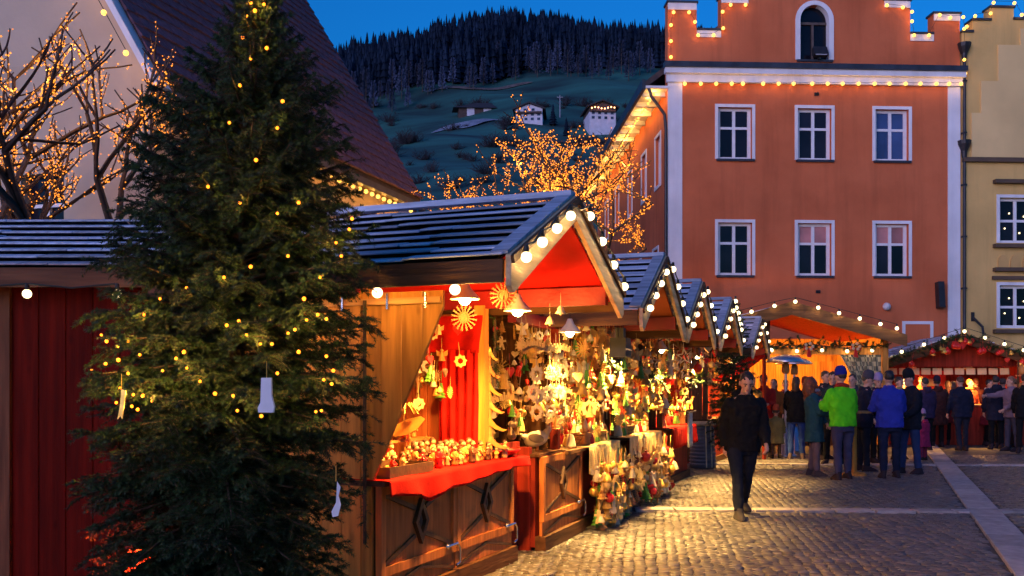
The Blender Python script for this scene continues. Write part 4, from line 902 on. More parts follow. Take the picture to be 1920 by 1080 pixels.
for i in range(11):
    one(MB().box((0, 0, 0), (.23, .008, .17), (R(-6), 0, 0)), 'menu_card', PAPER, 'small cream cards hung in a row under the red stall gable', 'card', 'cards of the red food stall', loc=RSM @ Vector((-1.52 + .285 * i, .22, 1.90)), rot=(0, random.uniform(-.04, .04), R(-4)))
for k, (x, z, lab) in enumerate(((.12, 1.62, 'upper cream card on the red back panel of the food stall'), (-.22, 1.38, 'lower cream card on the red back panel of the food stall'), (1.05, 1.28, 'cream card low at the right inside the food stall'))):
    one(MB().box((0, 0, 0), (.28, .01, .2)), 'menu_card', PAPER, lab, 'card', loc=RSM @ Vector((x, 2.14, z)), rot=(0, 0, R(-4)))
ls = thing('sign_board', 'tilted pale sign board at the right end of the food stall', 'sign', RSM @ Vector((1.95, -.5, 2.18)), R(-10)); MB().box((0, 0, .12), (.10, .05, .75), (0, R(-42), 0)).build('panel', WHITE, ls); MB().tube([(-.1, .05, .1), (-.35, .4, .0)], .015, 5).build('arm', PIPE, ls)
rk = thing('bread_rack', 'rack of golden bread rings at the right edge', 'rack', (12.30, 23.6, 0), R(-8))
for z in (1.35, 1.75): MB().b2(-.2, .9, -.15, .15, z, z + .03).build('shelf', W_LIGHTX, rk)
for x in (-.18, .88): MB().b2(x - .02, x + .02, -.02, .02, 0, 2.1).build('upright', W_DARK, rk)
BRD = mat('golden_bread', (.50, .20, .04), .6, var=.3, scale=9)
for r_ in range(2):
    for i in range(6): one(MB().lathe([(.075, 0), (.085, .05), (.085, .16), (.06, .21), (.02, .22)], 10), 'bread_loaf', BRD, 'golden loaves standing in rows on the rack at the right edge', 'bread', 'loaves on the rack', True, Matrix.Translation(rk.location) @ Vector((-.1 + .17 * i, 0, 1.39 + .4 * r_)))
stall_lamp('added lamp brightening the bread rack at the right edge', Vector(rk.location) + Vector((.35, -.1, 2.12)), 14, (1, .5, .14), .1)  # made-up lamp, added to light the rack
# ================================================================== GOODS ON SALE
STRAW = mat('straw', (.58, .34, .075), .7, var=.2, scale=12); CREAM = mat('cream_wood', (.56, .38, .15), .6, var=.2, scale=10); BONE = mat('white_paint', (.60, .50, .32), .5, var=.1)
REDP = mat('red_paint', (.50, .015, .012), .35, var=.15, scale=9); GREENP = mat('green_paint', (.08, .26, .03), .45, var=.3, scale=9); BROWN = mat('brown_wicker', (.13, .07, .04), .75, var=.4, scale=20); OCHRE = mat('carved_wood', (.46, .21, .05), .55, var=.3, scale=14, bump=.3); DKW = mat('dark_carving', (.09, .045, .02), .5, var=.3, scale=12)
SILV = mat('silver_birch', (.36, .30, .27), .5, var=.3, scale=14); SKINW = mat('pale_wood', (.58, .36, .17), .5, var=.1); GOLD = mat('gold_paint', (.70, .42, .08), .3, var=.1, metal=.6)
def star_poly(n, R_, r_, c=(0, 0), rot=0.0): return [(c[0] + (R_ if k % 2 == 0 else r_) * math.sin(PI * k / n + rot), c[1] + (R_ if k % 2 == 0 else r_) * math.cos(PI * k / n + rot)) for k in range(2 * n)]
def thread(mb, z, L=.12): mb.box((0, 0, z + L / 2), (.003, .003, L)); return mb
def m_straw_star():
    mb = MB()
    for k in range(8):
        a = PI * k / 8; mb.box((0, .001 * k, 0), (.006, .006, .13), (0, a, 0))
        for s in (-1, 1):
            x, z = s * .062 * math.sin(a), s * .062 * math.cos(a)
            mb.box((x, .001 * k, z), (.004, .004, .022), (0, a + .5, 0)); mb.box((x, .001 * k, z), (.004, .004, .022), (0, a - .5, 0))
    ring = [(.028 * math.cos(t), 0, .028 * math.sin(t)) for t in np.linspace(0, 2 * PI, 13)]; mb.tube(ring, .004, 4, False)
    return thread(mb, .06)
def m_snowflake():
    mb = MB(); o_ = star_poly(8, .065, .05); i_ = star_poly(8, .030, .024)
    for k in range(16): mb.prism([o_[k], o_[(k + 1) % 16], i_[(k + 1) % 16], i_[k]], -.004, .004)
    for k in range(8): mb.box((.045 * math.sin(k * PI / 4), 0, .045 * math.cos(k * PI / 4)), (.012, .014, .02), (0, k * PI / 4, 0))
    return thread(mb, .06)
def m_frame_star():
    mb = MB(); o_ = star_poly(5, .10, .043); i_ = star_poly(5, .078, .032)
    for k in range(10): mb.prism([o_[k], o_[(k + 1) % 10], i_[(k + 1) % 10], i_[k]], -.012, .012)
    return thread(mb, .09)
def m_heart():
    p = [(.05 * 16 * math.sin(t) ** 3 / 16, .05 * (13 * math.cos(t) - 5 * math.cos(2 * t) - 2 * math.cos(3 * t) - math.cos(4 * t)) / 16) for t in np.linspace(0, 2 * PI, 19)[:-1]]
    return thread(MB().prism(p, -.012, .012), .035)
def m_bell(): return thread(MB().lathe([(.045, 0), (.05, .004), (.036, .03), (.026, .06), (.012, .075), (.004, .08)], 10).ball((0, 0, -.003), .012, 6, 4), .08)
def m_bauble(): return thread(MB().ball((0, 0, 0), .042, 10, 8).lathe([(.012, .04), (.012, .052), (.004, .055)], 6), .05)
def m_angel():
    mb = MB().lathe([(.04, -.06), (.03, -.02), (.014, .03), (.010, .035)], 8).ball((0, 0, .052), .02, 8, 6)
    for s in (-1, 1): mb.prism([(s * .01, .03), (s * .065, .06), (s * .06, .0), (s * .02, -.01)], .008, .014)
    return thread(mb, .07)
def m_tree():
    mb = MB()
    for k in range(4): mb.lathe([(.055 - .011 * k, -.06 + .03 * k), (.012, -.015 + .03 * k)], 7)
    return thread(mb.box((0, 0, -.07), (.012, .012, .03)), .07)
def m_banner():
    mb = MB(); n = 14
    for k in range(n):
        t = -.9 + 1.8 * k / (n - 1); z = .035 * math.cos(t * 1.3); mb.box((.11 * t, 0, z - .02 + (.01 if k % 2 else 0)), (.013, .01, .05 if k % 2 else .036), (0, t * .35, 0))
    mb.prism(star_poly(9, .045, .026, (-.12, .0)), -.006, .006); return thread(mb, .02, .14)
def m_horse():
    mb = MB().ball((0, 0, 0), (.045, .018, .024), 8, 6).tube([(.035, 0, .01), (.055, 0, .05), (.05, 0, .06)], [.014, .011, .008], 6).box((.066, 0, .056), (.03, .014, .016))
    for x in (-.03, .03): mb.box((x, 0, -.04), (.012, .022, .05))
    return thread(mb, .05)
def m_gingerman(): return thread(MB().ball((0, 0, .05), (.024, .01, .024), 8, 6).box((0, 0, .01), (.034, .016, .06)).box((0, 0, .022), (.10, .015, .02)).box((-.018, 0, -.035), (.02, .015, .05), (0, .25, 0)).box((.018, 0, -.035), (.02, .015, .05), (0, -.25, 0)), .07)
def m_pinecone(): 
    mb = MB()
    for k in range(6): mb.lathe([(.02 + .012 * math.sin(PI * k / 5), -.05 + .017 * k), (.008, -.035 + .017 * k)], 8)
    return thread(mb, .05)
MK = {'straw_star': (m_straw_star, [STRAW, CREAM]), 'snowflake_ornament': (m_snowflake, [BONE, CREAM, STRAW]), 'wicker_star': (m_frame_star, [BROWN, SILV]), 'wooden_heart': (m_heart, [REDP, REDP, CREAM, BROWN]), 'bell_ornament': (m_bell, [GOLD, BONE, STRAW]),
      'bauble': (m_bauble, [REDP, GOLD, CREAM]), 'angel_ornament': (m_angel, [BONE, CREAM, STRAW]), 'tree_ornament': (m_tree, [GREENP, OCHRE, GREENP]), 'carved_banner': (m_banner, [CREAM]), 'wooden_horse': (m_horse, [OCHRE, CREAM, REDP]), 'gingerbread_man': (m_gingerman, [OCHRE, CREAM]), 'pine_cone': (m_pinecone, [BROWN, OCHRE])}
ORN = {k: [f().mesh(k, m, k in ('bauble', 'bell_ornament')) for m in dict.fromkeys(ms)] for k, (f, ms) in MK.items()}
WHAT = {'straw_star': 'pale straw stars', 'snowflake_ornament': 'round pale snowflake ornaments', 'wicker_star': 'open five-pointed wicker stars', 'wooden_heart': 'small flat wooden hearts', 'bell_ornament': 'little bells', 'bauble': 'small round baubles', 'angel_ornament': 'little pale winged angels',
        'tree_ornament': 'little tiered tree ornaments', 'carved_banner': 'arched carved wooden banners', 'wooden_horse': 'little wooden horses', 'gingerbread_man': 'little brown gingerbread figures', 'pine_cone': 'brown cone ornaments'}
def hang(t, kinds, n, x, y, z, where, sc=(.8, 1.5), grid=None):
    for i in range(n):
        k = random.choice(kinds)
        xx, yy, zz = random.uniform(*x), random.uniform(*y), random.uniform(*z)
        o = tag(link(k, random.choice(ORN[k]), None, Wd(t, xx, yy, zz), (random.uniform(-.08, .08), random.uniform(-.1, .1), t.rotation_euler.z + random.uniform(-1.5, .5)), (random.uniform(*sc),) * 3), WHAT[k] + ' ' + where, 'ornament', WHAT[k] + ' ' + where)
# neat rows in front of the annex, as in the photo
for r_, (z, ks) in enumerate(((1.84, ['carved_banner']), (1.63, ['snowflake_ornament', 'straw_star']), (1.44, ['snowflake_ornament']), (1.28, ['snowflake_ornament', 'bell_ornament']))):
    for i in range(6 if r_ else 5):
        k = ks[i % len(ks)]; o = tag(link(k, ORN[k][0], None, Wd(HB, -1.05 + .2 * i + (.1 if r_ % 2 else 0), -.10 + .03 * (i % 2), z + random.uniform(-.02, .02)), (0, random.uniform(-.06, .06), HB.rotation_euler.z - .6), (1.2,) * 3), WHAT[k] + ' hanging in rows beside the nearest hut', 'ornament', WHAT[k] + ' hanging in rows beside the nearest hut')
ALLK = list(MK); WARMK = [k for k in ALLK if k != 'wicker_star']
hang(HB, WARMK, 60, (-1.1, .1), (.1, .8), (1.0, 2.0), 'hanging at the back beside the nearest hut')
hang(HB, WARMK, 190, (-.2, 1.9), (-.35, .4), (1.25, 2.08), 'hanging in the second hut', (.7, 1.4))
hang(HB, ['straw_star', 'angel_ornament', 'bell_ornament', 'bauble', 'tree_ornament', 'gingerbread_man'], 110, (-.2, 1.9), (-.40, .2), (1.05, 2.05), 'hanging at the front of the second hut', (.5, 1.0))
hang(HC, ['straw_star', 'angel_ornament', 'bell_ornament', 'bauble', 'wooden_heart', 'gingerbread_man'], 70, (-.4, 1.9), (-.40, .2), (1.05, 2.05), 'hanging at the front of the third hut', (.6, 1.1))
hang(HB, ['snowflake_ornament', 'tree_ornament', 'bauble', 'wooden_heart'], 36, (.1, 1.85), (.3, .9), (1.0, 1.5), 'at the back of the second hut')
hang(HC, ['wicker_star'], 26, (-.1, 1.9), (-.62, -.25), (1.70, 2.45), 'hanging under the third hut gable', (.9, 1.6))
hang(HC, WARMK, 140, (-.4, 1.9), (-.35, .5), (1.15, 2.08), 'hanging in the third hut', (.8, 1.5))
hang(HD, ['wicker_star', 'wooden_heart', 'wooden_heart', 'bauble'], 40, (-.1, 1.9), (-.55, -.2), (1.75, 2.4), 'hanging under the fourth hut gable', (1, 1.7))
hang(HD, WARMK, 80, (-.1, 1.9), (-.2, .5), (1.1, 2.05), 'hanging in the fourth hut', (1, 1.8))
hang(HE, WARMK, 26, (0, 1.9), (-.3, .4), (1.4, 2.05), 'hanging in the last hut', (1, 1.8))
TR = ['wooden_heart', 'bauble', 'gingerbread_man', 'angel_ornament', 'tree_ornament', 'bell_ornament', 'wooden_horse', 'pine_cone']
hang(HB, TR, 190, (.60, 1.98), (-.36, -.17), (.10, .66), 'hanging below the linen cloth of the second hut', (.8, 1.4))
hang(HC, TR, 170, (-.45, 1.95), (-.36, -.17), (.10, .66), 'hanging below the linen cloth of the third hut', (.8, 1.5))
hang(HB, TR, 14, (.66, 1.98), (-.30, -.2), (.05, .12), 'hanging lowest in front of the second hut', (1.2, 1.6))
DIMSTAR = m_straw_star().mesh('straw_star', mat('old_straw', (.24, .13, .045), .8, var=.2, scale=12))
# straw stars hung high under the first hut roof
for x, y, z, s_, lab in ((.85, -.55, 2.14, 1.35, 'dull straw star hanging under the nearest hut roof'), (.95, -.20, 2.0, 1.35, 'dull straw star hanging below the shaded lamp'), (1.80, .62, 1.63, 2.0, 'straw star on the inner wall of the nearest hut'), (1.79, .95, 1.55, 1.5, 'straw star half hidden behind the slanted pine wall')):
    tag(link('straw_star', DIMSTAR, None, Wd(HA, x, y, z), (.1, .2, HA.rotation_euler.z - 1.4), (s_,) * 3), lab, 'ornament')
for x, y, z in ((1.5, -.75, 2.05), (1.62, -.62, 1.98)): tag(link('bell_ornament', ORN['bell_ornament'][1], None, Wd(HA, x, y, z), (0, 0, 0), (.8,) * 3), 'pale bells hanging at the far side of the nearest hut roof', 'ornament', 'pale bells at the nearest hut')
hang(HA, ['straw_star', 'snowflake_ornament', 'angel_ornament', 'bell_ornament', 'tree_ornament', 'wooden_heart'], 60, (1.0, 1.78), (.08, 1.0), (1.35, 2.0), 'hanging before the inner wall of the nearest hut', (.5, .95))
hang(HB, WARMK, 70, (-1.15, .1), (-.2, .35), (1.15, 2.05), 'hanging close together beside the nearest hut', (.5, .9))
# ------------------------------------------------------------------ figures
bodies = [MB().lathe([(.034, 0), (.036, .01), (.026, .06), (.018, .085), (.012, .092)], 9).mesh('body', m, True) for m in (REDP, CREAM, BONE, OCHRE, GREENP, BROWN)]
robe = [MB().lathe([(.03, 0), (.032, .02), (.024, .07), (.03, .10), (.016, .125), (.01, .13)], 9).tube([(-.024, -.008, .105), (-.03, -.03, .075), (-.008, -.042, .08)], .009, 6).tube([(.024, -.008, .105), (.03, -.03, .075), (.008, -.042, .08)], .009, 6).mesh('body', m, True) for m in (OCHRE, CREAM, REDP, DKW)]
headm = MB().ball((0, 0, 0), .021, 9, 7).ball((0, -.02, -.002), .005, 5, 4).mesh('head', SKINW, True); hats = [MB().lathe([(.024, 0), (.016, .025), (.004, .06)], 9).mesh('hat', m, True) for m in (REDP, GREENP, BONE, OCHRE)]
hairm = MB().ball((0, .005, .006), .0225, 8, 6).mesh('hair', DKW, True)
def figure(t, x, y, z, s_, lab, grp, carved=False):
    o = thing('carved_figure' if carved else 'gnome_figure', lab, 'figurine', Wd(t, x, y, z), t.rotation_euler.z + random.uniform(-1.2, .6), grp); o.scale = (s_,) * 3
    if carved: link('body', random.choice(robe), o); link('head', headm, o, (0, -.004, .148)); link('hair', hairm, o, (0, -.004, .148))
    else: link('body', random.choice(bodies), o); link('head', headm, o, (0, -.004, .105)); link('hat', random.choice(hats), o, (0, 0, .114))
for i in range(84): figure(HA, random.uniform(.70, 2.1), random.uniform(-.07, .44), .908, random.uniform(.5, 1.1), 'small carved nativity figures crowded on the red cloth', 'carved figures on the red cloth', True)
for i in range(14): figure(HA, random.uniform(.3, .8), random.uniform(.05, .45), .908, random.uniform(.5, .8), 'tiny carved figures beside the wooden tray', 'tiny figures by the tray', True)
for i in range(44): figure(HB, random.uniform(.2, 1.9), random.uniform(-.08, .45), .893, random.uniform(.8, 1.6), 'small gnome figures crowded on the second hut counter', 'gnomes on the second counter')
for i in range(44): figure(HC, random.uniform(.0, 1.9), random.uniform(-.08, .45), .893, random.uniform(.8, 1.7), 'small gnome figures crowded on the third hut counter', 'gnomes on the third counter')
for i in range(12): figure(HB, random.uniform(.2, 1.7), random.uniform(1.0, 1.3), random.choice((.978, 1.378)), random.uniform(1.2, 1.9), 'small gnome figures on the shelves of the second hut', 'gnomes on the second hut shelves')
for i in range(12): figure(HD, random.uniform(.1, 1.8), random.uniform(-.05, .4), .893, random.uniform(1.0, 1.7), 'small gnome figures on the fourth hut counter', 'gnomes on the fourth counter')
def goose(t, x, y, z, s_, lab, rz, m=BONE):
    o = thing('goose_figure', lab, 'figurine', Wd(t, x, y, z), rz); o.scale = (s_,) * 3
    MB().ball((0, 0, .12), (.13, .075, .08), 12, 8, (0, -.25, 0)).tube([(.08, 0, .15), (.13, 0, .22), (.12, 0, .32), (.135, 0, .36)], [.045, .03, .024, .03], 8).ball((.145, 0, .375), (.04, .028, .03), 9, 7).tube([(-.10, 0, .13), (-.18, 0, .17)], [.04, .008], 7).build('body', m, o, True)
    MB().tube([(.175, 0, .372), (.22, 0, .36)], [.016, .005], 6).build('beak', mat('orange_beak', (.6, .2, .02), .5), o); 
    for s in (-1, 1): MB().ball((-.02, s * .07, .13), (.085, .014, .045), 9, 6, (0, .2, 0)).build('wing', mat('grey_feather', (.20, .15, .10), .7), o); MB().tube([(.01, s * .03, .06), (.012, s * .03, 0)], .008, 5).box((.03, s * .03, .004), (.05, .035, .008)).build('foot', MATS['orange_beak'], o)
goose(HB, -.35, .10, .893, .95, 'pale goose figure standing at the left end of the second counter', HB.rotation_euler.z - 1.0); goose(HB, .12, .16, .893, .8, 'pale goose figure beside the linen covered counter', HB.rotation_euler.z - 1.3, CREAM); goose(HB, 1.1, 1.1, 1.378, .7, 'goose figure on the upper shelf of the second hut', HB.rotation_euler.z - 2.2, CREAM)
# large carved pieces in the first hut
def leaf_bird(x, y, z, s_, lab, poly, m, ry=0):
    o = thing('carved_bird', lab, 'carving', Wd(HA, x, y, z), HA.rotation_euler.z - 1.15); o.scale = (s_,) * 3
    MB().prism(poly, -.012, .012).build('body', m, o); MB().tube([(0, 0, -.02), (.03, 0, -.16), (.0, 0, -.30)], [.012, .01, .012], 6).build('stem', OCHRE, o); MB().lathe([(.05, -.33), (.05, -.315), (.012, -.30)], 10).build('base', OCHRE, o); return o
heron = [(-.16, -.16), (-.10, .0), (-.03, .12), (.06, .17), (.12, .16), (.09, .13), (.13, .09), (.12, .02), (.06, -.08), (-.02, -.14), (-.09, -.19), (-.12, -.15)]
leaf_bird(.85, .42, 1.28, .95, 'large pale carved bird standing on the nearest counter', heron, BONE)
leaf_bird(1.25, .42, 1.20, .8, 'amber leaf-shaped carving on the nearest counter', [(-.16, -.08), (-.12, .0), (0, .06), (.13, .09), (.17, .06), (.1, -.03), (0, -.09), (-.12, -.11)], GOLD)
pm = thing('palm_carving', 'small carved palm tree on the nearest counter', 'carving', Wd(HA, 1.35, .50, .905), HA.rotation_euler.z - 1.2); MB().tube([(0, 0, 0), (.01, 0, .2), (-.01, 0, .42)], [.014, .01, .009], 6).build('trunk', OCHRE, pm)
fr = MB()
for k in range(9):
    a = 2 * PI * k / 9; fr.tube([(-.01, 0, .42), (-.01 + .06 * math.cos(a), .03 * math.sin(a), .46), (-.01 + .12 * math.cos(a), .06 * math.sin(a), .38)], [.008, .018, .003], 5)
fr.build('fronds', GOLD, pm)
# tiered wooden tree tower
tw = thing('wooden_tower_tree', 'tall tiered wooden tree with curved branches on the nearest counter', 'carving', Wd(HA, 1.92, .02, .905), HA.rotation_euler.z - .9); MB().tube([(0, 0, 0), (0, 0, .92)], [.03, .012], 8).build('trunk', OCHRE, tw)
for k in range(6):
    z = .10 + .145 * k; r_ = .17 - .020 * k; b_ = MB()
    for s in (-1, 1): b_.prism([(0, z + .10), (s * r_ * .35, z + .035), (s * r_ * .7, z + .005), (s * r_, z - .005), (s * r_ * .75, z - .02), (s * r_ * .3, z + .0), (0, z + .03)], -.03, .03)
    b_.build('branch_tier', GOLD if k % 2 else OCHRE, tw)
# wall crucifix-like carving, tray, framed carving, platter
cr_ = thing('carved_crucifix', 'carved wooden crucifix on the inner wall of the nearest hut', 'carving', Wd(HA, 1.83, .62, 1.62), HA.rotation_euler.z - PI / 2)
MB().b2(-.012, .012, -.015, .0, -.22, .10).b2(-.14, .14, -.014, -.001, .035, .06).build('cross', DKW, cr_); MB().tube([(0, -.03, .06), (0, -.04, -.02), (.008, -.03, -.09), (0, -.025, -.17)], [.014, .02, .015, .007], 7).tube([(-.12, -.025, .055), (-.05, -.03, .04), (0, -.03, .03), (.05, -.03, .04), (.12, -.025, .055)], .007, 6).ball((.004, -.035, .078), .017, 8, 6).build('figure', SKINW, cr_)
ty = thing('wooden_tray', 'shallow dark wooden tray at the near corner of the red counter', 'tray', Wd(HA, .36, .08, .908), HA.rotation_euler.z)
MB().b2(-.30, .30, -.16, .16, 0, .012).build('base', DKW, ty)
for a_ in ((-.30, .30, -.175, -.16), (-.30, .30, .16, .175), (-.315, -.30, -.175, .175), (.30, .315, -.175, .175)): MB().b2(*a_, 0, .07).build('rim', DKW, ty)
for i in range(22): one(MB().ball((0, 0, 0), (.022, .016, .014), 7, 5), 'carved_trinket', random.choice([CREAM, OCHRE, STRAW]), 'tiny carved trinkets lying in the wooden tray', 'trinket', 'trinkets in the tray', True, Wd(HA, .36 + random.uniform(-.27, .27), .08 + random.uniform(-.13, .13), .908 + .027), (0, 0, random.uniform(0, 3)))
pf = thing('framed_carving', 'dark framed wood carving leaning at the near end of the counter', 'carving', Wd(HA, .52, .40, .905), HA.rotation_euler.z - 1.25)
MB().box((0, 0, .15), (.19, .02, .28), (R(-12), 0, 0)).build('panel', DKW, pf)
for k, c in enumerate((((-.1, 0, .15), (.014, .03, .29)), ((.1, 0, .15), (.014, .03, .29)), ((0, .03, .29), (.21, .03, .014)), ((0, -.03, .01), (.21, .03, .014)))): MB().box(c[0], c[1], (R(-12), 0, 0)).build('frame', OCHRE, pf)
mo = MB()
for k in range(7): mo.tube([(-.06 + .02 * k, -.02, .08), (-.05 + .018 * k, -.022, .16 + .02 * (k % 3)), (-.06 + .02 * k, -.01, .24)], .006, 5)
mo.build('relief', CREAM, pf)
sb = thing('shelf_carving', 'narrow raised wooden shelf behind the carved figures', 'shelf', Wd(HA, .9, .55, .905), HA.rotation_euler.z); MB().b2(-.6, .9, -.06, .06, .16, .18).build('board', OCHRE, sb); MB().b2(-.58, -.55, -.05, .05, 0, .16).b2(.85, .88, -.05, .05, 0, .16).build('leg', OCHRE, sb)
for i in range(9): figure(HA, .4 + .15 * i, .55, 1.087, random.uniform(.7, 1.0), 'carved figures standing on the narrow raised shelf', 'figures on the raised shelf', True)
bw = thing('red_bowl', 'wide red bowl of trinkets at the far end of the red counter', 'bowl', Wd(HA, 2.22, .05, .908)); MB().lathe([(.10, 0), (.17, .045), (.18, .06), (.165, .06), (.09, .015)], 18).build('bowl', REDP, bw, True); MB().lathe([(.15, .045), (.10, .065), (.02, .07)], 14).build('filling', BROWN, bw)
# baskets on the counters
def basket(t, x, y, z, lab):
    o = thing('wicker_basket', lab, 'basket', Wd(t, x, y, z), t.rotation_euler.z); 
    for k in range(5): MB().tube([((.13 + .012 * k) * math.cos(a), (.09 + .01 * k) * math.sin(a), .012 + .024 * k) for a in np.linspace(0, 2 * PI, 17)], .013, 5, False).build('weave', STRAW if k % 2 else OCHRE, o)
    MB().lathe([(.12, 0), (.12, .01)], 14, (0, 0, 0), 1, .72).build('base', OCHRE, o)
    for i in range(9): one(MB().ball((0, 0, 0), .03, 7, 5), 'wooden_ball', random.choice([GOLD, OCHRE, CREAM, REDP]), 'small round wooden balls heaped in the wicker baskets', 'ball', 'balls in the baskets', True, Wd(t, x + random.uniform(-.09, .09), y + random.uniform(-.06, .06), z + .12 + random.uniform(0, .03)))
basket(HB, .85, .02, .893, 'wicker basket at the near end of the second hut counter'); basket(HB, 1.6, .05, .893, 'wicker basket at the far end of the second hut counter'); basket(HC, .5, .03, .893, 'wicker basket on the third hut counter')
# towels on the side of the fourth hut, display case, waste bin
tw_ = thing('towel_hanger', 'striped white towels hanging from a rail beside the fourth hut', 'towels', Wd(HD, -.18, -.45, 1.12), HD.rotation_euler.z); TOW = mat('towel_cloth', (.52, .52, .50), .9, var=.2, scale=6, stretch=(1, 1, 5))
MB().tube([(-.22, 0, 0), (.42, 0, .02)], .012, 6).tube([(.1, 0, .0), (.12, .4, .05)], .01, 5).build('rail', DKW, tw_)
for i in range(5): curtain('towel', TOW, (-.2 + .12 * i, -.02 + .012 * i, 0), (-.1 + .12 * i, .02 + .012 * i, 0), -.50 + .03 * (i % 2), .012, tw_, 1.5, .015, 12)
dc = thing('display_case', 'lit glass display case on a red counter near the waste bin', 'display case', (3.50, 19.3, 0), R(12)); MB().b2(-.3, .35, -.2, .2, 0, .92).build('base', RED_BEAM, dc); MB().b2(-.3, .35, -.2, .2, .92, .94).b2(-.3, .35, -.2, .2, 1.27, 1.29).build('tray', OCHRE, dc)
for x in (-.29, .34):
    for y in (-.19, .19): MB().b2(x - .008, x + .008, y - .008, y + .008, .94, 1.27).build('corner_post', OCHRE, dc)
for i in range(10): one(MB().ball((0, 0, 0), (.035, .035, .022), 7, 5), 'pastry', random.choice([GOLD, CREAM, OCHRE]), 'round pastries inside the lit display case', 'pastry', 'pastries in the display case', True, Vector((3.50, 19.3, 0)) + Vector((random.uniform(-.22, .28), random.uniform(-.14, .14), .963)))
stall_lamp('small lamp above the lit display case', Vector((3.55, 19.3, 1.62)), 16, LB, .3, .7)
bn = thing('waste_bin', 'round slatted grey waste bin with pale lid beside the stalls', 'bin', (3.50, 18.1, 0), .3); GREY = mat('grey_plastic', (.13, .14, .19), .45, var=.2, scale=4)
MB().lathe([(.19, .02), (.24, .02), (.21, .5), (.185, .78), (.17, .78)], 22).build('body', GREY, bn, True)
for k in range(11): MB().lathe([(.243 - .0045 * k, .07 + .065 * k), (.252 - .0045 * k, .08 + .065 * k), (.252 - .0045 * k, .10 + .065 * k), (.241 - .0045 * k, .11 + .065 * k)], 22).build('rib', GREY, bn)
MB().lathe([(.20, .79), (.235, .80), (.235, .83), (.18, .86), (.02, .865)], 22).build('lid', mat('pale_lid', (.46, .38, .26), .5), bn, True)
for s in (-1, 1): MB().tube([(.055 * s + .0, -.245, .03), (.05 * s, -.20, .79)], .013, 5).build('strut', BONE, bn)
# red awning cloth between stalls, patio heaters
aw_ = thing('red_awning', 'small red awning beyond the waste bin', 'awning', (4.35, 20.4, 0), R(20)); MB().prism([(-.05, 1.75), (.7, 2.15), (.7, 2.12), (-.05, 1.62)], -.5, .5, 'y').build('canopy', RED_CLOTH, aw_); MB().b2(.66, .72, -.5, -.45, 0, 2.12).b2(.66, .72, .45, .5, 0, 2.12).build('post', W_RED, aw_)
STEEL = mat('brushed_steel', (.50, .48, .52), .28, var=.1, metal=.9, bump=.05)
def heater(lab, x, y, s_=1.0):
    o = thing('patio_heater', lab, 'patio heater', (x, y, 0), 0, 'mushroom heaters'); MB().lathe([(.42, 2.02), (.43, 2.03), (.30, 2.13), (.12, 2.18), (.02, 2.19)], 22).build('reflector', STEEL, o, True); MB().lathe([(.06, 1.78), (.09, 1.82), (.08, 1.96), (.03, 2.05)], 12).build('burner', OCHRE, o, True)
    MB().tube([(0, 0, .5), (0, 0, 1.8)], .03, 8).build('pole', STEEL, o); MB().lathe([(.24, 0), (.24, .04), (.19, .06), (.18, .55), (.05, .62)], 16).build('base', STEEL, o, True)
heater('mushroom patio heater with a broad steel hood before the pavilion', 5.88, 21.2); heater('smaller looking patio heater behind the first, nearer the pavilion', 6.55, 22.9)
# standing table between the group
tb = thing('standing_table', 'round wooden standing table amid the group of visitors', 'table', (5.75, 16.6, 0)); MB().lathe([(.36, 1.06), (.37, 1.09), (.02, 1.095)], 20).build('top', W_LIGHTX, tb); MB().lathe([(.22, 0), (.20, .04), (.05, .08), (.05, 1.05), (.1, 1.06)], 14).build('pedestal', W_LIGHT, tb)
# red bows, white balls on the pavilion garland + red ornaments of the food stall
for i in range(4):
    p = PVM @ Vector((-1.75 + 1.15 * i, -.24, 2.42)); o = thing('bow_cluster', 'red bows with white balls on the pavilion garland', 'decoration', p, 0, 'bows on the pavilion garland')
    for k in range(5): MB().ball((.09 * math.cos(k * 1.3), -.02, .07 * math.sin(k * 1.3) + .05), .04, 7, 5).build('white_ball', BONE, o, True)
    MB().prism([(0, 0), (-.12, .07), (-.12, -.05)], -.015, .015).prism([(0, 0), (.12, .07), (.12, -.05)], -.014, .016).prism([(-.02, 0), (.02, 0), (.06, -.22), (-.05, -.2)], -.01, .01).build('bow', REDP, o)
for i in range(26):
    x = random.uniform(-1.5, 1.6); z = RE + .02 + (RR - RE) * (1 - abs(x) / 2.0) - random.uniform(.10, .30)
    k = random.choice(['wooden_heart', 'bauble', 'bell_ornament']); tag(link(k, ORN[k][0], None, RSM @ Vector((x, -.60, z)), (0, random.uniform(-.2, .2), 0), (random.uniform(1.3, 2.1),) * 3), WHAT[k] + ' hanging from the red food stall gable', 'ornament', WHAT[k] + ' of the red food stall')
